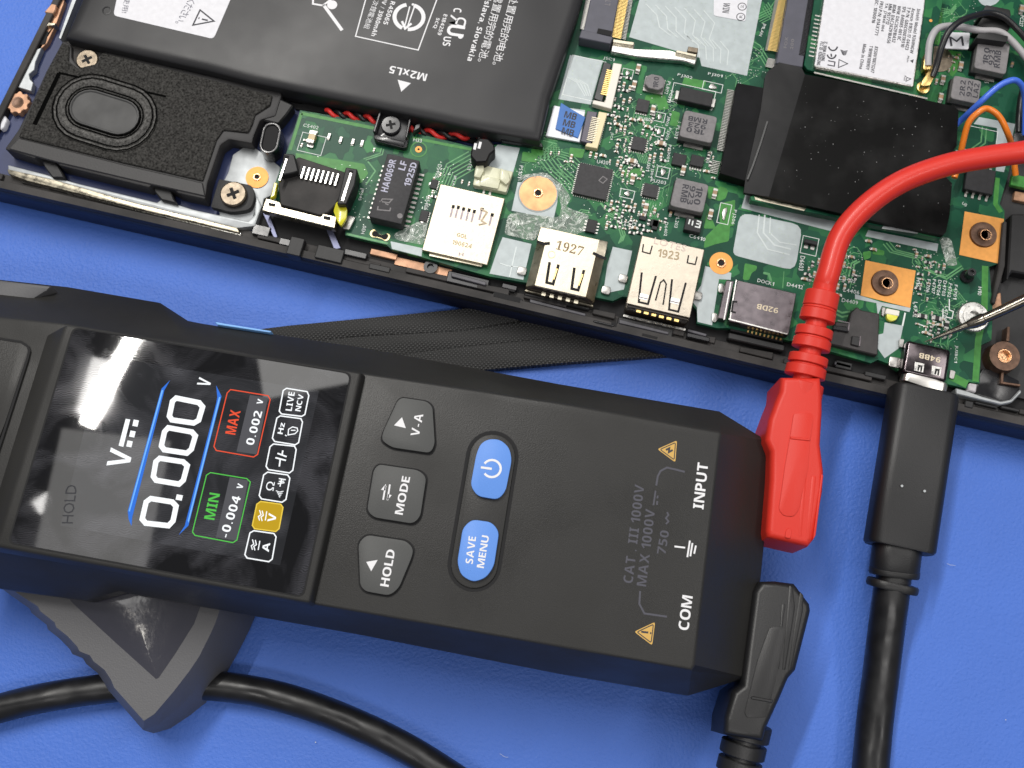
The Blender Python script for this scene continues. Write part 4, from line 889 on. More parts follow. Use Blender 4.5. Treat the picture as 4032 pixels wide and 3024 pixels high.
# bone shaped slot
bo = P(5, [(1215, 755), (1240, 740), (1262, 760), (1270, 778), (1320, 785), (1335, 770), (1360, 785), (1350, 815), (1325, 830), (1300, 812), (1255, 800), (1225, 800), (1208, 780)], ZP+.06)
o = prism('slot_ring', rounded(bo, .3, 2), ZP, ZP+.07, M('pale gold ring', (.8, .66, .36), .4, .5), brd)
c_ = sum(bo, Vector((0, 0, 0)))/len(bo); prism('slot_hole', rounded([c_ + (p-c_)*.82 for p in bo], .3, 2), ZP+.02, ZP+.1, DARK, o)
# card reader
zc = ZP+1.5
CARDM = M('bright card shell', (.42, .38, .30), .38, 1, var=.25, vs=900, rvar=.1, bump=.02, bs=1200)
q = R(5, 1722, 412, 2062, 1003, zc); crd = prism('card_reader', q, ZP+.05, zc, CARDM, brd, .12)
sl = []
for i, (x, y) in enumerate([(1815, 580), (1852, 585), (1890, 597), (1930, 605), (1968, 615), (2025, 600), (2098, 640)]):
    stroke('slot', 5, [(x, y-12), (x-22, y+75)], 15, zc+.03, STEELD, crd); stroke('slot', 5, [(x+3, y-14), (x-3, y+10)], 22, zc+.035, DARK, crd)
strokes('contact_mark', 5, [[(2010, 590), (2060, 620), (2020, 680), (2050, 700), (2000, 710)]], 14, zc+.04, BRONZE, crd)
ETCH = M('brown etched mark', (.42, .33, .2), .6)
text('GOL', 5, (1838, 795), (1912, 812), 32, zc+.03, ETCH, crd, bold=.01); text('190624', 5, (1803, 848), (1945, 882), 34, zc+.03, ETCH, crd, bold=.01); text('H', 5, (1852, 932), (1888, 938), 26, zc+.03, STEELD, crd, bold=.03)
pr('front_lip', 5, [(1640, 915), (2030, 1000), (2020, 1015), (1640, 935)], ZP, ZP+.8, STEELW, crd, .05)
# video port: shell with sloping shoulders
HD = M('video port shell', (.50, .45, .35), .35, 1, var=.2, vs=700, rvar=.08, bump=.015, bs=1200)
zt = ZP+3.0
fl_, frr = U(13, 390, 1190, zt), U(13, 1135, 1335, zt); bl_ = U(13, 490, 335, zt); bx_ = U(13, 1475, 548, zt)
wtop = (frr-fl_).dot(LX); dep = (bl_-fl_).dot(LY); fullw = (bx_-bl_).dot(LX); sh = (fullw-wtop)/2
mid = fl_ + LX*(wtop/2)
def sec(off, k=1.0): # outline across at distance off behind the front
    c = mid + LY*off
    return [c + LX*(s*x) + Vector((0, 0, zz*MM - c.z)) for s, x, zz in ((-1, fullw/2*k, ZP-.8), (-1, fullw/2*k, ZP+1.0), (-1, wtop/2*k, zt), (1, wtop/2*k, zt), (1, fullw/2*k, ZP+1.0), (1, fullw/2*k, ZP-.8))]
nd = dep*.70
hd = loft('video_port', [sec(0), sec(dep-.15*MM)], HD, brd, smooth=None)
bc = mid + LY*(nd+.35*MM); bd = mid + LY*dep
prism('rear_cover', [bc - LX*fullw/2, bc + LX*fullw/2, bd + LX*fullw/2, bd - LX*fullw/2], ZP+.1, zt-.03, HD, hd, .2, 2)
loft('mouth', [[p - LY*.25*MM for p in sec(0, .96)], [p - LY*.02*MM for p in sec(0, .96)]], M('dark port mouth', (.03, .022, .018), .5), hd, None)
row(hd, 13, (460, 1300), (1050, 1440), 5, .8, .8, ZP+1.6, .8, STEELW, LY, 'tooth')
prism('mouth_lip', [mid - LX*fullw/2*1.02 - LY*.7*MM, mid + LX*fullw/2*1.02 - LY*.7*MM, mid + LX*fullw/2 - LY*.3*MM, mid - LX*fullw/2 - LY*.3*MM], ZP-1.0, ZP+.2, STEELW, hd, .1)
text('1927', 13, (685, 665), (1075, 765), 145, zt+.05, M('dark etched mark', (.26, .19, .11), .6), hd, bold='r')
for pts in ([(605, 855), (560, 1150), (655, 1175), (735, 890)], [(965, 935), (925, 1240), (1020, 1262), (1105, 970)]):
    stroke('spring_slot', 13, pts, 40, zt+.03, DARK, hd); stroke('spring_glint', 13, [(pts[3][0]-22, pts[3][1]+60), (pts[2][0]+6, pts[2][1]-70)], 22, zt+.06, GOLD, hd)
for pts in ([(420, 555), (520, 590), (610, 580)], [(1235, 720), (1330, 770), (1430, 810)]): stroke('shoulder_notch', 13, pts, 44, zt-.4 if 0 else zt+.07, DARK, hd)
strokes('logo_ring', 13, [arc(0, 340, 50, 50, 635, 745)], 14, zt+.04, M('faint etch', (.62, .55, .38), .5, .5), hd)
# usb port
US = M('usb port shell', (.46, .41, .34), .36, 1, var=.28, vs=500, rvar=.12, bump=.012, bs=1200)
zu = ZP+3.2
q = R(6, 1340, 785, 1690, 1388, zu); us = prism('usb_port', q, ZP-2.2, zu, US, brd, .15)
w_ = q[2]-q[3]
prism('mouth', [q[3] + w_*.03 - LY*.3*MM, q[3] + w_*.97 - LY*.3*MM, q[3] + w_*.97 - LY*.02*MM, q[3] + w_*.03 - LY*.02*MM], ZP-1.6, zu-.5, M('dark port mouth', (.03, .022, .018), .5), us)
row(us, 6, (1290, 1330), (1620, 1410), 6, .5, .9, zu-.9, .5, GOLD, LY, 'contact')
prism('mouth_lip', [q[3] - LY*1.5*MM, q[2] - LY*1.5*MM, q[2] - LY*.9*MM, q[3] - LY*.9*MM], ZP-2.2, ZP-.6, STEEL, us, .1)
text('LOTES', 6, (1425, 845), (1655, 905), 50, zu+.04, M('stamped mark', (.5, .42, .37), .5, .6), us); text('1923', 6, (1452, 940), (1608, 968), 64, zu+.04, ETCH, us, bold='b')
for pts in ([(1352, 850), (1345, 905), (1400, 920), (1416, 862)], [(1680, 930), (1670, 985), (1728, 998), (1742, 940)]): stroke('latch_mark', 6, pts, 10, zu+.03, DARK, us)
for pts in ([(1340, 1055), (1318, 1270), (1385, 1285), (1443, 1080)], [(1560, 1105), (1538, 1325), (1605, 1340), (1660, 1130)]):
    stroke('spring_slot', 6, pts, 15, zu+.03, DARK, us)
for a, b in (((1325, 1225), (1385, 1240)), ((1550, 1255), (1612, 1270))): stroke('spring_bend', 6, [a, b], 42, zu+.05, STEEL, us); stroke('spring_bend', 6, [(a[0]-2, a[1]+8), (b[0]-2, b[1]+8)], 8, zu+.06, STEELD, us)
stroke('spring_slot', 6, [(1440, 1260), (1475, 1130), (1500, 1110), (1518, 1140), (1495, 1290)], 11, zu+.03, DARK, us)
for t, a in [(6, (470, 1045)), (6, (1205, 1100)), (6, (1080, 1185)), (6, (1745, 1225))]:
    q2 = R(t, a[0]-25, a[1]-35, a[0]+25, a[1]+35, ZP+.5); prism('solder_tab', rounded(q2, .4, 3), ZP, ZP+.7, SOLDER, brd, .25, 2, smooth=80)
# docking connector
zd = ZP+2.4
q = R(19, 285, 5, 845, 605, zd); dk = prism('dock_port', q, ZP-1.5, zd, STEELD, brd, .15)
pr('side_flange', 19, [(165, 10), (250, 20), (160, 440), (75, 420)], ZP-1, zd-.4, STEELD, dk, .1)
stroke('flange_ridge', 19, [(275, 5), (235, 235), (205, 440)], 13, zd+.04, STEEL, dk); stroke('flange_ridge', 19, [(190, 430), (830, 595)], 14, zd+.05, STEEL, dk); stroke('flange_ridge', 19, [(215, 30), (140, 440)], 12, zd-.36, STEEL, dk)
stroke('latch_window', 19, [(285, 245), (240, 240), (225, 350), (270, 362)], 20, zd+.05, DARK, dk)
text('92DB', 19, (735, 315), (505, 262), 62, zd+.03, M('tan print', (.72, .62, .45), .6), dk, bold=.02)
row(dk, 19, (380, 560), (780, 655), 9, .5, .3, ZP+.4, .4, GOLD, LY, 'contact')
prism('mouth', [q[3] + LX*1*MM - LY*.9*MM, q[2] - LX*.5*MM - LY*.9*MM, q[2] - LX*.5*MM - LY*.02*MM, q[3] + LX*1*MM - LY*.02*MM], ZP-1.6, ZP-.1, DARK, dk)
for a in ((110, 100), (40, 420)): pr('solder_tab', 19, [(a[0]-25, a[1]-60), (a[0]+30, a[1]-50), (a[0]+20, a[1]+45), (a[0]-30, a[1]+40)], ZP, ZP+.6, SOLDER, brd, .25, .4, 2)
# audio socket under dark tape
au = pr('audio_socket', 7, [(845, 1040), (935, 1055), (955, 975), (1000, 935), (1030, 960), (1165, 985), (1150, 1290), (800, 1205)], 8.6, ZP+1.6, M('dull black tape', (.03, .026, .026), .5, var=.4, vs=300, bump=.1, bs=700), bev=.2)
pr('socket_block', 7, [(830, 1070), (930, 1080), (945, 1120), (820, 1100)], ZP+1.5, ZP+2.2, BLKG, au, .15); pr('socket_block', 7, [(965, 1145), (1025, 1155), (1015, 1225), (955, 1210)], ZP+1.5, ZP+2.0, BLK, au, .15)
stroke('tape_edge', 7, [(860, 1035), (945, 1055), (935, 1115)], 9, ZP+1.64, STEELD, au); stroke('tape_edge', 7, [(1025, 1150), (1018, 1220)], 8, ZP+2.03, STEELD, au)
ld = pr('indicator_lamp', 7, [(1215, 945), (1312, 965), (1305, 1005), (1205, 985)], ZP, ZP+1.0, WHITEP, bev=.12); pr('lens', 7, [(1215, 985), (1300, 1003), (1285, 1030), (1250, 1040), (1220, 1025)], ZP, ZP+.9, M('yellow lens', (.75, .72, .08), .3), ld, .2, .3, 2)
pr('solder_tab', 7, [(1180, 935), (1212, 940), (1195, 1010), (1175, 1000)], ZP, ZP+.5, SOLDER, bev=.15)
# usb-c port
zc2 = ZP+2.7
DN = M('dark chrome shell', (.10, .085, .09), .2, 1, var=.3, vs=300, rvar=.06)
q = R(16, 85, 905, 405, 1255, zc2); uc = prism('small_usb_port', q, ZP-.6, zc2, DN, brd, .7, 4, smooth=60)
text('94BB', 16, (358, 1055), (185, 1012), 46, zc2+.03, M('tan print', (.72, .62, .45), .6), uc, bold=.02)
for cx, cy in ((185, 1130), (325, 1160)):
    pr('latch', 16, [(cx-38, cy-42), (cx+38, cy-25), (cx+28, cy+45), (cx-45, cy+28)], zc2-.1, zc2+.04, STEEL, uc, 0); stroke('latch_slot', 16, [(cx-14, cy+30), (cx-4, cy-10), (cx+16, cy-6), (cx+10, cy+38)], 14, zc2+.06, DARK, uc)
pr('solder_tab', 16, [(20, 900), (60, 905), (45, 970), (20, 965)], ZP, ZP+.8, SOLDER, bev=.25, r=.3); pr('solder_tab', 7, [(1240, 1295), (1320, 1310), (1310, 1380), (1230, 1365)], ZP, ZP+.7, SOLDER, bev=.25, r=.3, seg=2); pr('solder_tab', 16, [(435, 1150), (480, 1165), (465, 1230), (425, 1220)], ZP, ZP+.5, SOLDER, bev=.2, r=.3)
# ivory wire socket
q = R(2, 1640, 1180, 1820, 1385, ZP+2); iv = prism('wire_socket', [q[0] - LX*.6*MM, q[1] + LX*.6*MM, q[2] + LX*.3*MM, q[3] - LX*.3*MM], ZP+.05, ZP+1.4, IVORY, brd, .25, 2)
pr('prong', 2, [(1635, 1175), (1665, 1180), (1670, 1235), (1640, 1290), (1595, 1280), (1610, 1200)], ZP+1, ZP+2.4, IVORY, iv, .25, 0, 2); pr('prong', 2, [(1790, 1215), (1850, 1250), (1860, 1310), (1830, 1340), (1780, 1300)], ZP+1, ZP+2.4, IVORY, iv, .25, 0, 2)
pr('saddle', 2, [(1655, 1270), (1790, 1300), (1770, 1370), (1640, 1345)], ZP+1.2, ZP+1.8, IVORY, iv, .3, .2, 2)
leads(iv, U(2, 1650, 1375, ZP), U(2, 1740, 1395, ZP), 2, -LY, .45, .9, .25)
# memory card slot at the top, left of the pale foil
m1 = pr('slot_connector', 3, [(610, -60), (815, -60), (750, 285), (545, 240)], ZP+.2, ZP+3, M('slate plastic', (.075, .075, .10), .5, var=.1, vs=400), bev=.15)
pr('end_block', 3, [(535, 212), (765, 268), (745, 320), (515, 272)], ZP+.2, ZP+3.2, MATS['slate plastic'], m1, .15); pr('end_window', 3, [(655, 205), (755, 225), (745, 262), (645, 240)], ZP+3, ZP+3.24, DARK, m1, 0)
row(m1, 3, (598, -30), (548, 215), 30, 1.5, .16, ZP+.5, .3, SOLDER, -LX, 'pin'); row(m1, 3, (845, -40), (785, 275), 32, 2.0, .13, ZP+2.0, .3, GOLD, LX, 'pin'); row(m1, 3, (895, -40), (838, 285), 32, 1.0, .13, ZP+.5, .3, SOLDER, LX, 'pin')
text('LT', 3, (740, 40), (750, 0), 40, ZP+3.03, COREG, m1)
br = pr('slot_bracket', 3, [(762, 285), (920, 308), (915, 352), (1175, 362), (1210, 372), (1290, 395), (1375, 410), (1360, 470), (1270, 440), (1080, 425), (925, 410), (745, 375)], ZP+.3, ZP+1.6, STEEL, bev=.2)
pr('bracket_top', 3, [(765, 282), (918, 306), (912, 330), (760, 308)], ZP+1.5, ZP+2.4, STEELW, br, .1); pr('bracket_top', 3, [(1225, 362), (1372, 392), (1365, 415), (1215, 380)], ZP+1.5, ZP+2.4, STEELW, br, .1); pr('bracket_tab', 3, [(1310, 335), (1382, 348), (1378, 385), (1300, 370)], ZP+1, ZP+2.8, BRONZE, br, .1)
patch(3, [(1495, -60), (1745, -60), (1722, 158), (1492, 115)], PAPER, .5, 'win_label', dz=.12, th=.06)
text('WIN', 3, (1566, 18), (1556, 90), 48, ZP+.15, INK, brd, bold=.02)
for cx, cy, s in ((1700, 48, 'SL'), (1690, 122, 'R')):
    strokes('label_ring', 3, [arc(0, 360, 30, 26, cx, cy, 20)], 6, ZP+.15, INK, brd); text(s, 3, (cx+12, cy+10), (cx+14, cy-12), 24, ZP+.15, INK, brd)
# two flat-cable connectors
f1 = pr('flat_cable_connector', 3, [(765, 455), (828, 465), (752, 790), (612, 752), (622, 725), (705, 742)], ZP+.05, ZP+1.5, WHITEP, bev=.1)
pr('latch_flap', 3, [(695, 445), (755, 465), (685, 742), (622, 715)], ZP+.2, ZP+1.3, BLKG, f1, .15); row(f1, 3, (742, 505), (695, 690), 14, 1.3, .2, ZP+1.5, .3, GOLD, LX)
f2 = pr('flat_cable_connector', 3, [(660, 808), (722, 820), (650, 1078), (560, 1060), (575, 1035), (612, 1040)], ZP+.05, ZP+1.5, CREAM, bev=.1)
pr('latch_flap', 3, [(575, 802), (650, 812), (605, 1045), (525, 1025)], ZP+.2, ZP+1.4, M('smoky flap', (.07, .06, .09), .3), f2, .15); row(f2, 3, (640, 850), (600, 1025), 14, 1.7, .18, ZP+1.6, .3, STEELW, LX)
row(f1, 3, (800, 500), (742, 760), 16, .7, .2, ZP+.35, .25, SOLDER, LX); row(f2, 3, (705, 850), (655, 1050), 14, .7, .2, ZP+.35, .25, SOLDER, LX)
# long storage connector and wireless connector
k1 = pr('storage_connector', 4, [(128, 600), (345, 640), (215, 1320), (5, 1258)], ZP+.2, ZP+3.0, M('film black', (.010, .010, .011), .5, var=.3, vs=200, spec=.07), bev=.25, r=.4)
row(k1, 4, (88, 650), (10, 1095), 40, 1.6, .13, ZP+.5, .3, SOLDER, -LX, 'pin'); row(k1, 3, (1515, 1165), (1490, 1260), 8, 1.6, .13, ZP+.5, .3, SOLDER, -LX, 'pin')
k2 = pr('card_connector', 4, [(505, -60), (690, -60), (605, 488), (412, 458)], ZP+.2, ZP+3.4, M('slate plastic', (.075, .075, .10), .5), bev=.15)
row(k2, 4, (475, -40), (385, 370), 42, 2.0, .12, ZP+.8, .3, GOLD, -LX, 'pin'); row(k2, 4, (430, -40), (350, 370), 42, 1.0, .12, ZP+.5, .3, SOLDER, -LX, 'pin'); row(k2, 4, (385, 425), (365, 490), 8, 1.8, .15, ZP+.6, .3, SOLDER, -LX, 'pin')
row(k2, 4, (672, -40), (600, 400), 46, 1.2, .13, ZP+3.6, .4, BLKG, LX, 'tooth')
text('200', 4, (535, 360), (545, 285), 22, ZP+3.43, COREG, k2); text('FOX', 4, (490, 350), (500, 270), 22, ZP+3.43, COREG, k2)

# ------------------------------------------------------------------ blue tabbed flat cable
fc = thing('flat_cable', 'short white flat cable with bright blue tab lettered in black', 'ribbon cable', U(3, 430, 900, ZP))
pr('cable', 3, [(335, 765), (560, 812), (520, 1030), (275, 985)], ZP+.3, ZP+.8, M('white cable film', (.75, .76, .82), .35, coat=.3), fc, .05)
bl = pr('pull_tab', 3, [(385, 745), (475, 800), (562, 850), (508, 1000), (345, 935)], ZP+.8, ZP+1.1, M('blue pull tab', (.008, .13, .46), .4, var=.1, vs=200), fc, .05)
for y in (0, 62, 124):
    text('MB', 3, (405 - y*.16, 862 + y*.95 - 12), (492 - y*.16, 885 + y*.95 - 12), 52, ZP+1.13, INK, fc, bold=.02)

# ------------------------------------------------------------------ wireless card
zw = ZP+3.2
wc = thing('wireless_card', 'small green card with white printed label and two gold antenna sockets', 'wireless card', U(4, 1100, 300, ZP+2))
pr('card', 4, [(700, -80), (1640, -80), (1560, 330), (1535, 640), (1500, 715), (640, 505), (615, 470)], ZP+2.3, zw, PCB, wc)
sh_ = pr('shield', 4, [(770, -80), (1500, -80), (1490, 50), (1408, 632), (688, 482)], zw, zw+1.3, STEEL, wc, .15, .4)
pr('label', 4, [(775, -80), (1492, -80), (1482, 50), (1400, 618), (696, 474)], zw+1.3, zw+1.36, PAPER, wc, 0, .4)
zl = zw+1.4
for s, x, y, e in [('Intel® Model 9260NGW', 1437, 62, 385), ('Acoscn: 01831-17-04423', 1398, 58, 360), ('T P/N: G86C0007R510', 1365, 50, 340), ('SPS: 840085-001 0C', 1332, 45, 290), ('WFM: DAC26291BA52', 1296, 40, 305), ('BDM: DAC26291BA56', 1262, 32, 312),
                   ('MM: 957712', 1232, 26, 175), ('TA: J71848-004', 1202, 20, 225), ('FRU P/N: 01AX771', 1168, 8, 252), ('EC: 1800016', 1133, 0, 165), ('8X50V10873247', 1130, 335, 525), ('T1B99E10B90Y', 1092, 330, 505), ('Made in China', 1045, 318, 498), ('FCC ID: 9260D2NG', 735, 300, 470), ('IC: 1000M-9260NG', 762, 300, 440)]:
    text(s, 4, (x, y), (x - (e-y)*.165, e), 25, zl, INK, wc, bold=.01)
strokes('ce_mark', 4, [arc(70, 290, 30, 38, 838, 372) , arc(70, 290, 30, 38, 822, 420)], 11, zl, INK, wc) if 0 else strokes('ce_mark', 4, [arc(10, 170, 32, 34, 826, 332), arc(10, 170, 32, 34, 816, 390), [(812, 390), (815, 412)]], 11, zl, INK, wc)
for k in range(4): strokes('round_mark', 4, [[(880 + k*4, 362 + k*9), (905, 372 + k*9), (932 - k*4, 368 + k*9)]], 6, zl, INK, wc)
stroke('recycle_mark', 4, [(870, 432), (932, 462), (865, 490)], 6, zl, INK, wc, True); stroke('kc_mark', 4, [(790, 440), (840, 450), (835, 480), (785, 470)], 8, zl, INK, wc)
sheet('arrow_mark', P(4, [(1385, 440), (1412, 430), (1405, 458)], zl), zl, INK, wc); stroke('arrow_mark', 4, [(1362, 562), (1392, 572), (1355, 590)], 5, zl, INK, wc, True)
text('Main', 4, (1365, 405), (1360, 450), 16, zl, INK, wc); text('Aux', 4, (1345, 545), (1338, 585), 16, zl, INK, wc)
row(wc, 4, (690, 525), (1510, 715), 12, .35, 2.0, zw+.06, .1, SOLDER, LY, 'edge_pad')
row(wc, 4, (715, 100), (665, 420), 11, 1.0, .3, zw+.06, .1, SOLDER, LX, 'edge_pad')
for x, y in ((410, 500), (375, 635)): lathe('antenna_socket', U(15, x, y, zw+.6), [(1.3, zw), (1.3, zw+.7), (.9, zw+.8), (0, zw+.8)], GOLD, wc, 20)
stroke('pale_trace', 4, [(1520, 150), (1600, 180)], 0.1, zw+.03, TRACE, wc)
lathe('orange_dot', U(4, 1535, 150, zw), [(.35, zw), (.35, zw+.05), (0, zw+.05)], GOLDPAD, wc, 10)

# ------------------------------------------------------------------ storage card under black film
sd = thing('storage_card', 'flat card wrapped in dusty black film in the middle of the green board', 'storage card', U(4, 900, 1000, ZP))
DUSTF = bpy.data.materials.new('dusty black film'); DUSTF.use_nodes = True
def _d():
    nt = DUSTF.node_tree; N = nt.nodes; L = nt.links; b = N['Principled BSDF']; tc = N.new('ShaderNodeTexCoord')
    v = N.new('ShaderNodeTexVoronoi'); v.inputs['Scale'].default_value = 1300; L.new(tc.outputs['Object'], v.inputs['Vector'])
    s = N.new('ShaderNodeSeparateColor'); L.new(v.outputs['Color'], s.inputs[0])
    th = N.new('ShaderNodeMapRange'); th.inputs[1].default_value = .62; th.inputs[2].default_value = 1; th.inputs[3].default_value = 0; th.inputs[4].default_value = .15; L.new(s.outputs[0], th.inputs[0])
    lt = N.new('ShaderNodeMath'); lt.operation = 'LESS_THAN'; L.new(v.outputs['Distance'], lt.inputs[0]); L.new(th.outputs[0], lt.inputs[1])
    n = N.new('ShaderNodeTexNoise'); n.inputs['Scale'].default_value = 120; n.inputs['Detail'].default_value = 6; L.new(tc.outputs['Object'], n.inputs['Vector'])
    mr = N.new('ShaderNodeMapRange'); mr.inputs[1].default_value = .45; mr.inputs[2].default_value = .75; mr.inputs[3].default_value = .005; mr.inputs[4].default_value = .018; L.new(n.outputs[0], mr.inputs[0])
    mx = N.new('ShaderNodeMath'); mx.operation = 'MULTIPLY_ADD'; mx.inputs[1].default_value = .22; L.new(lt.outputs[0], mx.inputs[0]); L.new(mr.outputs[0], mx.inputs[2])
    cb = N.new('ShaderNodeCombineColor'); [L.new(mx.outputs[0], cb.inputs[i]) for i in range(3)]; L.new(cb.outputs[0], b.inputs['Base Color'])
    b.inputs['Roughness'].default_value = .38; b.inputs['Specular IOR Level'].default_value = .06
_d()
zf = ZP+4.2
ft = [(435, 452, 3.5), (595, 488, 3.6), (622, 540, 4.0), (860, 582, 4.2), (1705, 772, 4.2), (1738, 800, 4.2), (1722, 1060, 4.2), (1690, 1108, 4.2), (1600, 1160, 4.2), (1580, 1215, 4.2), (1690, 1330, 4.2), (1672, 1560, 4.2), (1645, 1685, 4.2), (1625, 1708, 4.2), (1150, 1610, 4.2), (360, 1428, 4.2), (178, 1398, 3.2), (190, 1300, 3.2), (300, 800, 3.2), (332, 560, 3.2), (350, 520, 3.2)]
bm = bmesh.new()
tv = [bm.verts.new(U(4, x, y, ZP+h)) for x, y, h in ft]; bv = [bm.verts.new((v.co.x, v.co.y, (ZP+2.4)*MM)) for v in tv]
n = len(tv)
bm.faces.new([tv[i] for i in (0, 1, 2, 15, 16, 17, 18, 19, 20)]).material_index = 1; bm.faces.new([tv[i] for i in range(2, 16)])
for i in range(n): bm.faces.new((tv[i], bv[i], bv[(i+1) % n], tv[(i+1) % n]))
bm.faces.new(bv[::-1])
done('black_film', bm, [DUSTF, M('film fold sheen', (.013, .013, .014), .42, spec=.15, bump=.6, bs=60)], sd, 30)
stroke('film_crease', 4, [(350, 880), (300, 1040), (245, 1200), (205, 1300)], 12, ZP+4.4 if 0 else ZP+3.75, M('glossy crease', (.004, .004, .004), .15), sd)
pr('card', 7, [(225, 135), (250, 125), (640, 215), (1460, 385), (1640, 420), (1600, 440), (1440, 405), (630, 245), (230, 165)], ZP+1.2, ZP+3, PCB, sd)
pr('card_strip', 7, [(255, 135), (630, 222), (615, 240), (262, 158)], ZP+2.9, ZP+3.1, STEELW, sd, 0)
pr('card_strip', 7, [(1190, 350), (1450, 388), (1440, 405), (1180, 368)], ZP+2.9, ZP+3.1, ZINC, sd, 0)

# ------------------------------------------------------------------ wires
def cable(name, label, cat, t, pts, r, m, zs, group=None, seg=12):
    q = [U(t, x, y, z) for (x, y), z in zip(pts, zs)]
    o = tube(name, q, r, m, None, seg); tag(o, label, cat, group); return o
GREYW = M('grey cable jacket', (.42, .41, .42), .4); BLKW = M('black cable jacket', (.012, .012, .013), .35)
cable('antenna_cable', 'thin grey antenna cable curving from gold socket beside white M tag', 'cable', 15, [(408, 480), (412, 400), (425, 300), (470, 215), (550, 190), (660, 198), (790, 222), (920, 230), (1010, 290), (1130, 430), (1250, 600)], .72, GREYW, [16, 16.4, 17, 17, 16.5, 16, 15.5, 15, 14.5, 14, 13.5], 'antenna cables')
cable('antenna_cable', 'thin black antenna cable arching from gold socket to black holder', 'cable', 15, [(440, 560), (470, 480), (505, 350), (560, 230), (650, 150), (770, 108), (860, 95), (960, 125), (1060, 215), (1150, 320), (1250, 470)], .66, BLKW, [16, 16.6, 18, 19, 19, 18, 17, 16.5, 15.5, 15, 14], 'antenna cables')
for pts, zz, lab_ in (([(388, 378), (436, 388), (432, 500), (375, 505), (380, 440)], 16.2, 'gold antenna plug on the end of the grey cable'), ([(415, 512), (462, 540), (425, 620), (360, 625), (365, 590)], 16.3, 'gold antenna plug on the end of the black cable')):
    o = prism('antenna_plug', rounded(P(15, pts, zz), .5, 3), zz-1.6, zz, GOLD, None, .4, 3, smooth=60); tag(o, lab_, 'plug', 'antenna plugs')
hl = thing('cable_holder', 'black plastic clip holding antenna cables over grey inductor', 'cable clip', U(15, 900, 130, ZP+1))
pr('upper_block', 15, [(830, 35), (1005, 70), (1012, 110), (995, 145), (800, 95)], ZP+.1, ZP+5.2, BLK, hl, .4, .3, 2); pr('middle_block', 15, [(805, 125), (1012, 175), (995, 222), (770, 185)], ZP+.1, ZP+4.4, BLK, hl, .4, .3, 2); pr('lower_block', 15, [(790, 220), (992, 262), (985, 305), (760, 275)], ZP+.1, ZP+5.0, BLK, hl, .4, .3, 2)
mt = thing('cable_tag', 'small white tag printed with a black letter M', 'tag', U(15, 620, 290, ZP+2.5))
pr('paper', 15, [(560, 232), (715, 237), (704, 357), (530, 350)], ZP+2.3, ZP+2.6, PAPER, mt, .05, .3); text('M', 15, (572, 335), (672, 332), 78, ZP+2.63, INK, mt)
lathe('screw_pad', U(4, 1590, 430, ZP), [(3.0, ZP), (3.0, ZP+.15), (2.2, ZP+.2), (0, ZP+.2)], BRONZE, brd, 30)
patch(15, [(770, 0), (850, -30), (930, 0), (900, 30), (850, 48), (800, 35)], GROUND, .4)
cable('orange_wire', 'orange insulated wire looped over the right of the green board', 'wire', 15, [(600, 1290), (632, 1190), (662, 1040), (705, 890), (785, 808), (845, 790), (925, 845), (985, 960), (1020, 1080), (1045, 1270)], .62, M('orange insulation', (.85, .22, .015), .35, coat=.2), [14.5, 15, 17, 19.5, 21, 21, 20.5, 19, 16, 13])
cable('blue_wire', 'bright blue insulated wire arching over grey inductor at the right', 'wire', 15, [(540, 965), (635, 885), (715, 812), (810, 722), (905, 638), (985, 592), (1050, 585), (1098, 640), (1115, 760), (1112, 980)], .62, M('blue insulation', (.06, .17, .75), .35, coat=.2), [11.8, 13.2, 16, 18.5, 19.5, 20, 19.8, 18.5, 16, 13])
sc_ = thing('side_cable', 'short black cable with boxy plug at the right edge, beside the blue wire', 'cable', U(15, 1075, 900, 11))
tube('cord', [U(15, x, y, z_) for x, y, z_ in ((1105, 640, 12.5), (1085, 720, 13), (1072, 850, 13), (1068, 960, 12.5))], .75, BLKW, sc_, 10)
pr('plug', 15, [(1040, 960), (1130, 975), (1125, 1100), (1030, 1075)], 10.8, 13.2, BLKG, sc_, .3, .3, 2)
sb = thing('small_board', 'little bright green side board at the right edge, under the red cable', 'circuit board', U(15, 1060, 1300, 9))
pr('board', 15, [(1022, 1262), (1180, 1295), (1180, 1380), (1010, 1340)], 10.6, 11.6, PATCH, sb, .1); pr('bracket', 15, [(1040, 1385), (1180, 1410), (1180, 1480), (1030, 1450)], 9.2, 10.2, COPPER, sb, .1)

# ------------------------------------------------------------------ twisted speaker wires and plug
REDW = M('red insulation', (.72, .035, .03), .4)
tw = thing('speaker_cable', 'twisted red and black wires ending in a ribbed black plug', 'cable', U(2, 1300, 960, 10))
def twist(ph, m, nm):
    base = [(520, 830), (640, 850), (760, 865), (880, 890), (1000, 925), (1130, 950), (1250, 975), (1400, 1000), (1540, 1000), (1630, 985), (1660, 1060)]
    c = catmull([U(2, x, y - 14, 10.4) for x, y in base], 10); q = []
    for i, p in enumerate(c):
        d = (c[min(i+1, len(c)-1)] - c[max(i-1, 0)]).normalized(); s = Vector((-d.y, d.x, 0)); a = i*.52 + ph
        q.append(p + s*(math.cos(a)*.55*MM) + Vector((0, 0, math.sin(a)*.55*MM)))
    bm = bmesh.new(); tube_into(bm, q, .5, 10); done(nm, bm, m, tw, 60)
twist(0, REDW, 'red_strand'); twist(math.pi, BLKW, 'black_strand')
pl = pr('plug', 2, [(1600, 1030), (1640, 1000), (1700, 1005), (1745, 1050), (1752, 1090), (1715, 1120), (1690, 1175), (1610, 1180), (1570, 1130), (1580, 1070)], ZP+.2, ZP+4, M('ribbed black plug', (.012, .012, .013), .5, spec=.25), tw, .3)
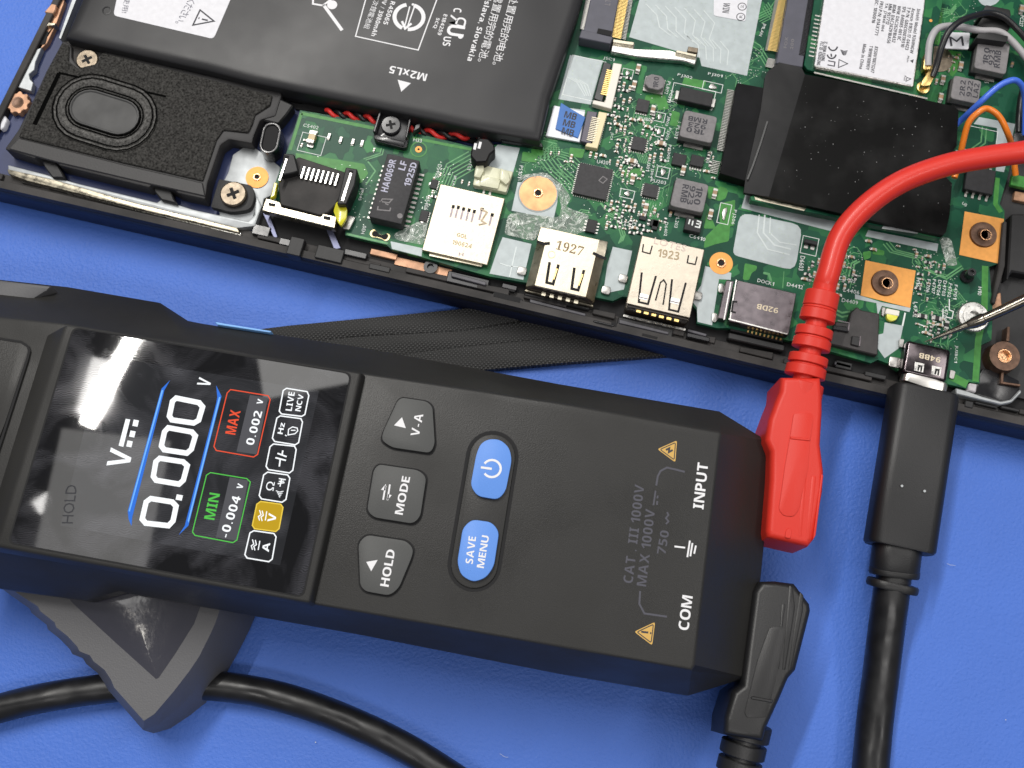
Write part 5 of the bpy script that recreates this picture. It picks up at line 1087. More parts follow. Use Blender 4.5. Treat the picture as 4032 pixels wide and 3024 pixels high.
stroke('plug_stripe', 2, [(1610, 1040), (1600, 1085)], 20, ZP+4.03, WHITE, tw); stroke('plug_stripe', 2, [(1645, 1030), (1632, 1078)], 20, ZP+4.03, WHITE, tw)

# ------------------------------------------------------------------ clamp multimeter
BODY = M('meter black plastic', (.024, .0235, .0225), .5, var=.10, vs=45, bump=.035, bs=4500, rvar=.13, spec=.34)
BODY2 = M('meter side rubber', (.026, .026, .027), .62, bump=.03, bs=4000, spec=.35)
KEYG = M('grey rubber key', (.060, .062, .061), .55, bump=.02, bs=5000)
KEYB = M('blue rubber key', (.10, .27, .74), .5, bump=.02, bs=5000)
JAW = M('grey jaw plastic', (.085, .085, .09), .55, bump=.04, bs=4000)
FAINT = M('faint grey print', (.065, .065, .085), .6)
AMBER = M('amber print', (.62, .38, .09), .6)
ZF = 33.
met = thing('clamp_multimeter', 'black clamp multimeter with lit colour screen lying across the blue mat', 'multimeter', U(0, 850, 1060, 3))
pairs = [((-140, 588), (-140, 672)), ((145, 619), (140, 700)), ((345, 653), (345, 733)), ((405, 692), (405, 742)), ((440, 699), (440, 747)), ((782, 750), (784, 806)), ((1207, 829), (1207, 870)), ((1554, 888), (1554, 932)),
         ((1657, 951), (1557, 938)), ((1668, 999), (1554, 950)), ((1644, 1249), (1522, 1230)), ((1614, 1464), (1499, 1436)), ((1487, 1503), (1494, 1447)), ((1207, 1455), (1207, 1397)), ((768, 1369), (690, 1307)), ((434, 1310), (420, 1262)), ((257, 1277), (250, 1231)), ((185, 1298), (185, 1220)), ((0, 1272), (0, 1186)), ((-140, 1246), (-140, 1158))]
mid_ = [U(0, *a, 19) for a, b in pairs]; fac = [U(0, *b, ZF) for a, b in pairs]
cen = U(0, 850, 1060, 19)
def zbot(p): return max(3., min(14.5, 14.5 - (p.x + .045)/.095*11.5))
bot = [Vector((cen.x + (p.x-cen.x)*.95, cen.y + (p.y-cen.y)*.92, zbot(p)*MM)) for p in mid_]
mid2 = [Vector((p.x, p.y, (14.6 if p.x < -.02 else 13)*MM)) for p in mid_]
bm = bmesh.new(); rv = [[bm.verts.new(p) for p in r] for r in (bot, mid2, mid_, fac)]; n = len(pairs)
for i in range(3):
    for k in range(n): bm.faces.new((rv[i][k], rv[i][(k+1) % n], rv[i+1][(k+1) % n], rv[i+1][k]))
bm.faces.new(rv[0]); top_ = bm.faces.new(rv[3])
bmesh.ops.recalc_face_normals(bm, faces=bm.faces)
es = [e for e in bm.edges if sum(1 for f in e.link_faces if f is top_) == 1 or (e.verts[0] in rv[2] and e.verts[1] in rv[2])]
bmesh.ops.bevel(bm, geom=es, offset=.45*MM, segments=3, affect='EDGES', profile=.5, clamp_overlap=True)
done('body', bm, BODY, met, 25)
# grey jaw end showing in the corner
prism('jaw', P(0, [(-140, 592), (0, 604), (112, 617), (100, 628), (0, 690), (-140, 760)], 25), 12, 25, JAW, met, .6, 2)
prism('side_button', P(8, [(1335, 420), (1400, 432), (1690, 478), (1680, 490), (1350, 440)], 21), 14, 21, M('light blue button', (.20, .45, .88), .4), met, .3, 2)
# raised screen bezel
bz_b = P(0, [(92, 724), (792, 810), (680, 1312), (-52, 1186)], ZF); bz_t = P(0, [(142, 700), (780, 804), (668, 1302), (-8, 1180)], ZF+2)
bm = bmesh.new(); add_prism(bm, [Vector((p.x, p.y, 0)) for p in bz_b], ZF-.5, ZF+2, top=[Vector((p.x, p.y, 0)) for p in bz_t]); bmesh.ops.recalc_face_normals(bm, faces=bm.faces)
bmesh.ops.bevel(bm, geom=[e for e in bm.edges], offset=.5*MM, segments=3, affect='EDGES', profile=.5, clamp_overlap=True)
done('screen_bezel', bm, BODY, met, 30)
ZG = ZF+2.02
gl = rounded(P(0, [(160, 709), (757, 808), (653, 1288), (20, 1172)], ZG), 1.3, 5)
c_ = sum(gl, Vector((0, 0, 0)))/len(gl)
prism('glass_gap', [c_ + (p-c_)*1.012 for p in gl], ZG-.1, ZG+.02, DARK, met, smooth=None)
GLASS = bpy.data.materials.new('smeared hazy black glass'); GLASS.use_nodes = True
def _g(m, col, base):
    nt = m.node_tree; N = nt.nodes; L = nt.links; b = N['Principled BSDF']; b.inputs['Base Color'].default_value = (*col, 1)
    tc = N.new('ShaderNodeTexCoord'); n = N.new('ShaderNodeTexNoise'); n.inputs['Scale'].default_value = 70; n.inputs['Detail'].default_value = 5; n.inputs['Distortion'].default_value = 1.5; L.new(tc.outputs['Object'], n.inputs['Vector'])
    # finger smears, paled to paint in a grey reflected haze too: faint arched ridges broken up by noise
    w = N.new('ShaderNodeTexWave'); w.wave_type = 'RINGS'; w.inputs['Scale'].default_value = 1100; w.inputs['Distortion'].default_value = 14; w.inputs['Detail'].default_value = 2; w.inputs['Detail Scale'].default_value = .5; L.new(tc.outputs['Object'], w.inputs['Vector'])
    s = N.new('ShaderNodeMapRange'); s.inputs[1].default_value = .42; s.inputs[2].default_value = .72; L.new(n.outputs[0], s.inputs[0])
    mu = N.new('ShaderNodeMath'); mu.operation = 'MULTIPLY'; L.new(s.outputs[0], mu.inputs[0]); L.new(w.outputs['Fac'], mu.inputs[1])
    ad = N.new('ShaderNodeMath'); ad.operation = 'MULTIPLY_ADD'; ad.inputs[1].default_value = .5; L.new(s.outputs[0], ad.inputs[0]); L.new(mu.outputs[0], ad.inputs[2])
    r = N.new('ShaderNodeMapRange'); r.inputs[3].default_value = .02; r.inputs[4].default_value = .07; L.new(mu.outputs[0], r.inputs[0]); L.new(r.outputs[0], b.inputs['Roughness'])
    mx = N.new('ShaderNodeMix'); mx.data_type = 'RGBA'; mx.inputs[6].default_value = (*col, 1); mx.inputs[7].default_value = (col[0]+base, col[1]+base, col[2]+base*1.15, 1); L.new(ad.outputs[0], mx.inputs[0]); L.new(mx.outputs[2], b.inputs['Base Color'])
    b.inputs['Specular IOR Level'].default_value = .55
_g(GLASS, (.006, .006, .007), .045)
prism('screen_glass', gl, ZG-.05, ZG+.06, GLASS, met, .04, smooth=None)
LCD = bpy.data.materials.new('lit black display'); LCD.use_nodes = True; _g(LCD, (.010, .010, .011), .05)
LCD.node_tree.nodes['Principled BSDF'].inputs['Emission Color'].default_value = (.8, .85, 1, 1); LCD.node_tree.nodes['Principled BSDF'].inputs['Emission Strength'].default_value = .012
ZD = ZG+.08
dsp = prism('display', P(8, [(640, 635), (1985, 852), (1985-242, 852+1085), (375, 1690)], ZD), ZD-.02, ZD, LCD, met, smooth=None)
def E(name, col, k): return M(name, col, .4, emit=k)
EW = E('screen white', (.95, .98, 1), 1.05); EB = E('screen blue', (.03, .17, .72), 1); EB2 = E('screen pale blue', (.18, .48, 1), 1.0); ER = E('screen red', (.95, .10, .04), .9); EG = E('screen green', (.12, .72, .10), .75); EY = E('screen amber', (.52, .33, .01), 1); EGR = E('screen grey', (.085, .085, .095), 1); EDIM = E('screen dim', (.05, .05, .055), 1)
ZE = ZD+.03
def ring(t, pts, w, m, z=ZE, k=1., name='screen_frame'):
    c = (sum(p[0] for p in pts)/len(pts), sum(p[1] for p in pts)/len(pts))
    return stroke(name, t, [(c[0]+(x-c[0])*k, c[1]+(y-c[1])*k) for x, y in pts], w, z, m, dsp, True)
o9 = 1422
for pts in ([(1088, 885), (1250, 918), (1275, 948), (1247, 1042), (1212, 1062), (1058, 1040), (1040, 1012), (1062, 908)], [(1038, 1070), (1205, 1100), (1230, 1128), (1202, 1222), (1170, 1250), (1010, 1226), (990, 1198), (1012, 1098)],
            [(985, 1260), (1150, 1285), (1180, 1312), (1152, 1415), (1122, 1443), (960, 1416), (940, 1388), (958, 1284)], [(930, 88+o9), (1082, 112+o9), (1110, 142+o9), (1088, 246+o9), (1056, 280+o9), (895, 262+o9), (870, 233+o9), (898, 112+o9)]):
    ring(8, pts, 33, EW, k=.88, name='digit')
def quad(t, pts, m, z=ZE, name='screen_mark'): return sheet(name, P(t, pts, z), z, m, dsp, .01)
quad(8, [(1100, 1495), (1138, 1502), (1130, 1535), (1092, 1528)], EW, name='decimal_point')
quad(8, [(1058, 785), (1005, 838), (795, 1600), (800, 1650), (818, 1692), (822, 1640), (1022, 848)], EB, ZE, 'screen_bar'); quad(8, [(1016, 846), (1005, 848), (800, 1600), (808, 1602)], EB2, ZE+.02, 'screen_bar')
quad(8, [(1345, 818), (1378, 885), (1350, 990), (1172, 1690), (1112, 1748), (1150, 1690), (1345, 930), (1352, 890)], EB, ZE, 'screen_bar'); quad(8, [(1372, 890), (1362, 890), (1168, 1660), (1174, 1672)], EB2, ZE+.02, 'screen_bar')
text('V', 8, (1302, 832), (1318, 786), 82, ZE, EW, dsp, 'screen_lettering', .01); text('V', 8, (800, 1338), (828, 1225), 142, ZE, EW, dsp, 'screen_lettering', .012)
quad(8, [(782, 1025), (810, 1030), (767, 1200), (738, 1192)], EW); quad(8, [(832, 1030), (864, 1036), (855, 1075), (823, 1069)], EW); quad(8, [(812, 1098), (844, 1104), (835, 1142), (803, 1136)], EW); quad(8, [(794, 1160), (826, 1166), (817, 1203), (785, 1197)], EW)
text('HOLD', 9, (452, 255), (480, 15), 70, ZE, EDIM, dsp, 'screen_lettering')
quad(17, [(628, 122), (785, 146), (686, 640), (512, 614)], EGR, ZE-.012, 'screen_band'); quad(17, [(452, 838), (612, 866), (512, 1390), (332, 1362)], EGR, ZE-.012, 'screen_band')
ring(17, [(460, 75), (785, 128), (805, 160), (695, 640), (660, 662), (335, 605), (315, 570), (430, 105)], 9, ER); ring(17, [(285, 798), (600, 850), (632, 880), (515, 1385), (480, 1408), (150, 1345), (128, 1315), (250, 820)], 9, EG)
text('MAX', 17, (500, 470), (548, 262), 90, ZE, ER, dsp, 'screen_lettering', .008); text('MIN', 17, (318, 1212), (368, 985), 92, ZE, EG, dsp, 'screen_lettering', .008)
text('0.002', 17, (660, 562), (738, 268), 72, ZE+.01, EW, dsp, 'screen_lettering', .012); text('-0.004', 17, (438, 1368), (552, 1012), 78, ZE+.01, EW, dsp, 'screen_lettering', .012)
text('v', 17, (735, 208), (748, 165), 52, ZE+.01, EW, dsp, 'screen_lettering', .01); text('v', 17, (560, 945), (574, 902), 52, ZE+.01, EW, dsp, 'screen_lettering', .01)
boxes = [[(945, 60), (1130, 90), (1145, 125), (1110, 295), (1080, 312), (900, 290), (880, 265), (915, 80)], [(890, 300), (1075, 325), (1090, 355), (1055, 540), (1025, 560), (840, 530), (820, 500), (860, 320)], [(830, 545), (1020, 565), (1035, 595), (1005, 780), (975, 805), (785, 775), (765, 745), (800, 570)],
         [(780, 790), (960, 815), (980, 845), (945, 1035), (910, 1060), (725, 1030), (705, 1000), (745, 815)], [(720, 1045), (900, 1070), (920, 1100), (885, 1290), (855, 1315), (665, 1290), (645, 1260), (685, 1070)], [(660, 1300), (840, 1325), (860, 1355), (825, 1555), (795, 1578), (600, 1545), (580, 1515), (625, 1320)]]
for i, b in enumerate(boxes):
    if i == 4: quad(17, b, EY, ZE-.01, 'screen_icon_fill'); ring(17, b, 10, E('screen gold', (.95, .68, .08), .9), k=.97)
    else: ring(17, b, 11, EW, k=.97)
text('LIVE', 17, (992, 262), (1020, 100), 55, ZE, EW, dsp, 'screen_lettering', .015); text('NCV', 17, (1068, 266), (1098, 120), 48, ZE, EW, dsp, 'screen_lettering', .015); text('Hz', 17, (912, 465), (935, 368), 46, ZE, EW, dsp, 'screen_lettering', .015)
text('Ω', 17, (832, 958), (846, 882), 70, ZE, EW, dsp, 'screen_lettering', .01); text('V', 17, (848, 1232), (862, 1158), 70, ZE, EW, dsp, 'screen_lettering', .012); text('A', 17, (792, 1490), (806, 1412), 62, ZE, EW, dsp, 'screen_lettering', .012)
strokes('screen_icon', 17, [[(905, 605), (898, 640)], [(895, 655), (888, 690)] , [(945, 650), (938, 690)]], 14, ZE, EW, dsp) if 0 else None
strokes('screen_icon', 17, [[(868, 630), (948, 660)], [(850, 668), (942, 692)], [(915, 605), (908, 642)], [(892, 685), (884, 745)]], 13, ZE, EW, dsp)
strokes('screen_icon', 17, [[(960, 470), (965, 420), (1000, 400), (1040, 410), (1045, 435), (1020, 460), (960, 470)], [(985, 430), (1025, 430)], [(935, 470), (948, 480)]], 9, ZE, EW, dsp)
strokes('screen_icon', 17, [[(880, 850), (940, 860)], [(870, 895), (930, 885)], [(905, 850), (890, 920)], [(880, 875), (925, 872)]], 10, ZE, EW, dsp)
for k in range(4): strokes('screen_icon', 17, [[(855 + k*9, 955 + k*16), (885, 968 + k*14), (920 - k*9, 960 + k*16)]], 7, ZE, EW, dsp)
strokes('screen_icon', 17, [[(712, 1215), (702, 1180), (725, 1165), (712, 1125)], [(735, 1220), (725, 1185), (745, 1170), (735, 1130)], [(762, 1215), (775, 1135)]], 9, ZE, EW, dsp)
strokes('screen_icon', 17, [[(650, 1470), (640, 1435), (662, 1420), (650, 1380)], [(672, 1475), (662, 1440), (685, 1425), (675, 1385)], [(700, 1472), (715, 1392)]], 9, ZE, EW, dsp)
# left inset panel
pn = rounded(P(21, [(-300, 320), (250, 400), (325, 470), (300, 570), (60, 1300), (-300, 2200)], ZF+.05), .4, 2)
prism('inset_panel', pn, ZF-.2, ZF+.35, BODY, met, .3, 2)
stroke('panel_groove', 21, [(-100, 355), (0, 368), (230, 405), (300, 450), (318, 500), (300, 580), (60, 1330), (-60, 1700)], 26, ZF+.42, DARK, met)
# keys
def key(pts, m, zt, name='key', shrink=.93, r=.9):
    q = rounded(P(10, pts, ZF+zt), r, 4); c = sum(q, Vector((0, 0, 0)))/len(q)
    prism('key_gap', q, ZF-.1, ZF+.06, DARK, met, smooth=None)
    return prism(name, [c + (p-c)*shrink for p in q], ZF-.1, ZF+zt, m, met, .25, 2)
k = key([(632, 262), (805, 288), (845, 325), (862, 590), (830, 650), (560, 610), (488, 560), (500, 500), (600, 285)], KEYG, .75)
ZK = ZF+.79
text('V-A', 10, (745, 530), (775, 385), 56, ZK, WHITE, k, bold=.015); sheet('arrow_mark', P(10, [(583, 456), (635, 403), (660, 474)], ZK), ZK, WHITE, k)
k = key([(475, 697), (755, 738), (808, 785), (765, 1065), (715, 1112), (440, 1068), (393, 1020), (440, 735)], KEYG, .75)
text('MODE', 10, (640, 1042), (690, 795), 55, ZK, WHITE, k, bold=.02)
strokes('arrow_mark', 10, [[(512, 942), (528, 850)], [(540, 945), (556, 842)]], 11, ZK, WHITE, k); sheet('arrow_mark', P(10, [(498, 876), (530, 838), (526, 882)], ZK), ZK, WHITE, k); sheet('arrow_mark', P(10, [(544, 905), (568, 912), (536, 948)], ZK), ZK, WHITE, k)
k = key([(395, 1157), (675, 1200), (722, 1255), (712, 1310), (620, 1530), (555, 1582), (385, 1552), (350, 1510), (338, 1215)], KEYG, .75)
text('HOLD', 10, (548, 1512), (592, 1272), 58, ZK, WHITE, k, bold=.02); sheet('arrow_mark', P(10, [(402, 1348), (476, 1335), (434, 1408)], ZK), ZK, WHITE, k)
def stad(a, b, r, z): return [Vector((p.x, p.y, 0)) for p in stadium(10, a, b, r, z, 14)]
prism('key_surround_gap', stad((1225, 660), (1108, 1365), 172, ZF+.05), ZF-.1, ZF+.06, DARK, met, smooth=None)
sg = prism('key_surround', stad((1225, 660), (1108, 1365), 150, ZF+.4), ZF-.1, ZF+.4, BODY, met, .2, 2)
k = prism('key', rounded(P(10, [(1200, 546), (1275, 548), (1335, 600), (1352, 680), (1312, 885), (1262, 940), (1128, 917), (1083, 850), (1122, 640), (1150, 575)], ZF+1.2), .9, 4), ZF+.2, ZF+1.2, KEYB, met, .25, 2)
strokes('power_symbol', 10, [arc(-145, 145, 58, 56, 1222, 738, 22)], 15, ZF+1.24, WHITE, k); strokes('power_symbol', 10, [[(1150, 730), (1222, 740)]], 15, ZF+1.25, WHITE, k)
k = prism('key', rounded(P(10, [(1092, 1070), (1222, 1088), (1270, 1150), (1236, 1375), (1185, 1450), (1100, 1480), (1020, 1435), (996, 1350), (1032, 1125)], ZF+1.2), .9, 4), ZF+.2, ZF+1.2, KEYB, met, .25, 2)
text('SAVE', 10, (1098, 1362), (1120, 1185), 50, ZF+1.24, WHITE, k, bold=.02); text('MENU', 10, (1170, 1390), (1205, 1180), 48, ZF+1.24, WHITE, k, bold=.02)
# printing on the lower face
ZQ = ZF+.04
text('INPUT', 11, (676, 600), (698, 386), 50, ZQ, WHITE, met, bold=.01); text('COM', 11, (606, 1166), (626, 1006), 50, ZQ, WHITE, met, bold=.01)
strokes('earth_symbol', 11, [[(540, 772), (590, 778)], [(612, 745), (600, 822)], [(624, 756), (614, 818)], [(640, 768), (632, 806)]], 8, ZQ, WHITE, met)
text('CAT . III 1000V', 11, (345, 946), (400, 488), 46, ZQ, FAINT, met, bold=.012); text('MAX 1000V', 11, (408, 960), (450, 602), 46, ZQ, FAINT, met, bold=.012); text('750', 11, (498, 812), (516, 702), 42, ZQ, FAINT, met, bold=.012)
strokes('current_symbol', 11, [[(442, 580), (452, 512)], [(458, 578), (460, 560)], [(460, 548), (462, 535)]], 8, ZQ, FAINT, met); strokes('current_symbol', 11, [[(500, 668), (512, 655), (500, 640), (512, 625), (505, 612)]], 8, ZQ, FAINT, met)
strokes('guide_line', 11, [[(588, 424), (540, 412), (505, 404), (475, 420), (462, 445), (455, 488)], [(380, 980), (376, 1040), (400, 1085), (505, 1100)]], 9, ZQ, FAINT, met)
for tri, bolt in (([(460, 318), (552, 277), (544, 380)], [(500, 322), (516, 314), (514, 332), (532, 322)]), ([(352, 1170), (450, 1124), (436, 1234)], [(385, 1170), (418, 1174)])):
    q = rounded(P(11, tri, ZQ), .4, 3); o = sheet('warning_symbol', q, ZQ, AMBER, met)
    c = sum(q, Vector((0, 0, 0)))/len(q); bm = bmesh.new(); stroke_into(bm, .16*MM, (ZQ+.02)*MM, rounded([c + (p-c)*.78 for p in P(11, tri, ZQ)], .3, 3), True); up_faces(bm); done('symbol_border', bm, INK, o, fix=False)
    stroke('symbol_stroke', 11, bolt, 9, ZQ+.02, INK, o)
    if len(bolt) == 2: stroke('symbol_stroke', 11, [(426, 1176), (432, 1177)], 9, ZQ+.02, INK, o)

# ------------------------------------------------------------------ grey tool under the meter
gt = thing('grey_tool', 'pointed grey plastic tool with glossy dark window poking out under the meter', 'tool', U(9, 900, 1000, 0))
lft = [(-60, 540), (110, 690), (235, 770), (250, 800), (340, 870), (350, 900), (420, 955), (480, 1020), (495, 1050), (560, 1075), (580, 1110), (650, 1165), (690, 1225), (710, 1275), (895, 1482)]
rgt = [(960, 1440), (1080, 1300), (1180, 1170), (1240, 1080), (1310, 940), (1345, 860), (1375, 760), (1400, 560)]
tp = P(9, lft + rgt, 13.5)
bt_ = P(9, [(-60, 580), (130, 720), (240, 800), (255, 830), (345, 900), (355, 930), (425, 985), (490, 1050), (505, 1080), (570, 1105), (590, 1140), (660, 1195), (700, 1255), (730, 1300), (955, 1560)] + [(1060, 1530), (1180, 1450), (1280, 1370), (1390, 1220), (1480, 1060), (1550, 920), (1600, 800), (1620, 560)], 1)
md = [a*.35 + b*.65 for a, b in zip(tp, bt_)]
for v in md: v.z = 9.5*MM
loft('shell', [bt_, md, tp], M('grey tool plastic', (.10, .10, .107), .5, bump=.05, bs=3500), gt, 40)
wn = P(9, [(300, 560), (445, 745), (700, 980), (968, 1222), (985, 1215), (1090, 1062), (1160, 950), (1205, 880), (1245, 770), (1260, 560)], 13.7)
pv = U(9, 830, 760, 13.5); wr = [[Vector((p.x, p.y, 13.2*MM)) for p in wn]]
for i in range(11):
    s = 1 - i*.09
    wr.append([Vector((pv.x + (p.x-pv.x)*s, pv.y + (p.y-pv.y)*s, (13.55 + .35*(1-s*s))*MM)) for p in wn])
loft('window', wr, M('smoky window', (.045, .045, .06), .10, spec=1., bump=.05, bs=250), gt, 60)
# ------------------------------------------------------------------ strap
st = thing('nylon_strap', 'black woven nylon strap lying on the mat between meter and laptop', 'strap', U(0, 1000, 730, 0))
WEB = bpy.data.materials.new('woven nylon'); WEB.use_nodes = True
def _w():
    nt = WEB.node_tree; N = nt.nodes; L = nt.links; b = N['Principled BSDF']; tc = N.new('ShaderNodeTexCoord'); mp = N.new('ShaderNodeMapping'); mp.inputs['Rotation'].default_value = (0, 0, math.radians(-40)); L.new(tc.outputs['Object'], mp.inputs[0])
    ws = []
    for ax in ('X', 'Y'):
        w = N.new('ShaderNodeTexWave'); w.bands_direction = ax; w.inputs['Scale'].default_value = 520; w.inputs['Distortion'].default_value = .8; L.new(mp.outputs[0], w.inputs['Vector']); ws.append(w)
    mu = N.new('ShaderNodeMath'); mu.operation = 'MULTIPLY'; L.new(ws[0].outputs['Fac'], mu.inputs[0]); L.new(ws[1].outputs['Fac'], mu.inputs[1])
    m2 = N.new('ShaderNodeMapping'); m2.inputs['Rotation'].default_value = (0, 0, math.radians(-94)); L.new(tc.outputs['Object'], m2.inputs[0])
    w3 = N.new('ShaderNodeTexWave'); w3.inputs['Scale'].default_value = 95; w3.inputs['Distortion'].default_value = .5; L.new(m2.outputs[0], w3.inputs['Vector'])
    r3 = N.new('ShaderNodeMapRange'); r3.inputs[3].default_value = .35; r3.inputs[4].default_value = 1.; L.new(w3.outputs['Fac'], r3.inputs[0])
    m3 = N.new('ShaderNodeMath'); m3.operation = 'MULTIPLY'; L.new(mu.outputs[0], m3.inputs[0]); L.new(r3.outputs[0], m3.inputs[1]); mu = m3
    r = N.new('ShaderNodeMapRange'); r.inputs[3].default_value = .022; r.inputs[4].default_value = .12; L.new(mu.outputs[0], r.inputs[0]); cb = N.new('ShaderNodeCombineColor'); [L.new(r.outputs[0], cb.inputs[i]) for i in range(3)]; L.new(cb.outputs[0], b.inputs['Base Color'])
    bp = N.new('ShaderNodeBump'); bp.inputs['Distance'].default_value = .0003; L.new(mu.outputs[0], bp.inputs['Height']); L.new(bp.outputs[0], b.inputs['Normal']); b.inputs['Roughness'].default_value = .8
_w()
prism('upper_layer', P(0, [(540, 712), (620, 702), (975, 668), (1200, 640), (1300, 660), (1000, 715), (760, 728), (640, 745)], 1.9), .05, 1.9, WEB, st, .5, 2)
prism('middle_layer', P(0, [(600, 735), (760, 726), (1000, 712), (1320, 665), (1450, 690), (1200, 730), (980, 752), (820, 775)], 1.75), .05, 1.75, WEB, st, .5, 2)
prism('lower_layer', P(0, [(700, 770), (980, 748), (1200, 727), (1460, 690), (1560, 760), (1395, 772), (1210, 785), (1045, 800), (900, 830), (700, 830)], 1.6), .05, 1.6, WEB, st, .5, 2)

# ------------------------------------------------------------------ red test lead
RED = M('red soft plastic', (.66, .034, .020), .45, bump=.025, bs=4000, spec=.35)
RED2 = M('red cable jacket', (.70, .034, .020), .4, coat=.1, spec=.4)
rl = thing('red_test_lead', 'red right-angled plug and thick red cable crossing over the board', 'test lead', U(12, 330, 400, 14), 'test leads of the meter')
zr_ = 25.
ro = P(12, [(268, -20), (438, -20), (446, 60), (446, 130), (438, 270), (452, 385), (448, 470), (408, 680), (385, 708), (345, 700), (210, 668), (203, 640), (220, 420), (222, 300), (200, 250), (215, 160), (245, 80), (262, 40)], zr_)
rc = sum(ro, Vector((0, 0, 0)))/len(ro)
pillow('plug_body', ro, 13, zr_, 1.1, RED, rl, 5, 1.4)
prism('grip_panel', rounded(P(11, [(1098, 150), (1178, 148), (1190, 170), (1172, 290), (1165, 400), (1120, 600), (1095, 632), (1050, 628), (1028, 600), (1058, 390), (1080, 265)], zr_+.25), .5, 3), zr_-.3, zr_+.22, RED, rl, .15, 2)
prism('grip_bar', P(11, [(1082, 258), (1175, 268), (1173, 280), (1080, 270)], zr_+.4), zr_, zr_+.4, RED, rl, .1)
for q in ([(1140, 425), (1160, 430), (1135, 730), (1115, 725)], [(1180, 440), (1205, 445), (1172, 745), (1150, 740)], [(1225, 430), (1236, 440), (1200, 720), (1185, 745)]): prism('grip_rib', P(11, q, zr_+.1), zr_-2, zr_+.1, RED, rl, .3, 2)
prism('end_mark', rounded(P(11, [(1055, 730), (1060, 695), (1080, 682), (1088, 700), (1082, 735)], zr_+.15), .3, 3), zr_-.3, zr_+.15, RED, rl, .1)
ax0, ax1 = U(19, 1000, 1130, 22), U(19, 1235, 60, 24.5)
def disc(name, par, s0, s1, r0, r1, m, a=ax0, b=ax1, bev=.25, sq=.85):
    d = (b-a); n = d.normalized(); s = n.cross(Vector((0, 0, 1))).normalized(); u = s.cross(n); L_ = d.length/MM; rings = []
    for t_, r in ((s0, r0-bev), (s0+bev/L_, r0), (s1-bev/L_, r1), (s1, r1-bev)):
        c = a + d*t_; rings.append([c + s*(r*MM*math.cos(2*math.pi*k/24)) + u*(r*sq*MM*math.sin(2*math.pi*k/24)) for k in range(24)])
    return loft(name, rings, m, par, 32)
disc('boot_core', rl, -.15, .98, 2.1, 1.9, RED, sq=1)
for s0, s1, r0 in ((.065, .165, 3.75), (.19, .275, 3.65), (.345, .44, 3.55), (.465, .555, 3.45), (.63, .735, 3.3), (.765, .92, 3.2)): disc('boot_rib', rl, s0, s1, r0, r0-.05, RED, bev=.1)
disc('boot_neck', rl, -.2, .0, 4.0, 3.85, RED, bev=.12)
for s in (.178, .452, .75): disc('boot_bridge', rl, s-.02, s+.02, 3.15, 3.1, RED)
tube('cable', [U(19, x, y, z_) for x, y, z_ in ((1210, 190, 24), (1240, 60, 24.6), (1275, -60, 25.2))] + [U(0, x, y, z_) for x, y, z_ in ((1815, 512, 26), (1868, 448, 26.8), (1945, 394, 27.5), (2040, 358, 28), (2130, 340, 28.5), (2230, 326, 29), (2400, 300, 29))], 2.15, RED2, rl, 24)
# ------------------------------------------------------------------ black test lead
BPL = M('black soft plastic', (.011, .011, .012), .42, bump=.025, bs=4000)
bl2 = thing('black_test_lead', 'black right-angled plug in the lower socket of the meter', 'test lead', U(12, 230, 1150, 8), 'test leads of the meter')
zb = 22.
bo_ = P(12, [(150, 900), (180, 858), (240, 856), (325, 866), (392, 955), (396, 985), (385, 1030), (332, 1238), (300, 1275), (262, 1365), (205, 1490), (190, 1545), (20, 1515), (25, 1440), (60, 1330), (100, 1300)], zb)
pillow('plug_body', bo_, 9, zb, 1.1, BPL, bl2, 5, 1.4)
prism('grip_panel', rounded(P(11, [(985, 1150), (1050, 1145), (1062, 1170), (1010, 1400), (970, 1570), (880, 1570), (868, 1550), (930, 1300)], zb+.25), .5, 3), zb-.3, zb+.22, BPL, bl2, .15, 2)
prism('grip_bar', P(11, [(900, 1470), (1000, 1488), (996, 1502), (896, 1484)], zb+.4), zb, zb+.4, BPL, bl2, .1)
for q in ([(1040, 1040), (1060, 1040), (1050, 1100), (1030, 1345), (1020, 1340)], [(1075, 950), (1095, 960), (1105, 1060), (1060, 1350), (1042, 1350)], [(1125, 980), (1145, 1000), (1140, 1080), (1085, 1355), (1068, 1350)]): prism('grip_rib', P(11, q, zb+.15), zb-2, zb+.15, BPL, bl2, .3, 2)
bx0, bx1 = U(12, 125, 1480, 17), U(12, 60, 1760, 15)
disc('boot_core', bl2, -.1, 1.2, 3.0, 2.5, BPL, bx0, bx1, sq=1)
for s0, s1, r0 in ((-.05, .19, 4.1), (.25, .45, 4.0), (.51, .71, 3.9), (.77, .97, 3.8)): disc('boot_rib', bl2, s0, s1, r0, r0, BPL, bx0, bx1, .15)
# ------------------------------------------------------------------ probe
PRB = M('worn steel probe', (.22, .20, .165), .24, 1, rvar=.1, vs=600)
pb = thing('probe_tip', 'pointed steel probe touching the small port at the right', 'probe', U(7, 1500, 1195, 13.5))
def pt(x, y, z_): return U(7, x, y, z_)
def cone(name, pts, rs, m): 
    bm = bmesh.new(); tube_into(bm, pts, rs, 20); return done(name, bm, m, pb, 40)
cone('needle', [pt(1490, 1192, 13.6), pt(1530, 1178, 14), pt(1700, 1110, 15.6), pt(1815, 1065, 16.8)], [.08, .18, .55, .78], PRB)
cone('collar', [pt(1800, 1072, 16.7), pt(1850, 1052, 17.2), pt(1915, 1025, 17.8), pt(1925, 1021, 17.9)], [.8, 1.12, 1.2, .95], PRB)
cone('shaft', [pt(1920, 1022, 17.9), pt(2060, 960, 19.3), pt(2230, 880, 21), pt(2600, 710, 24)], [.95, 1.0, 1.05, 1.1], PRB)

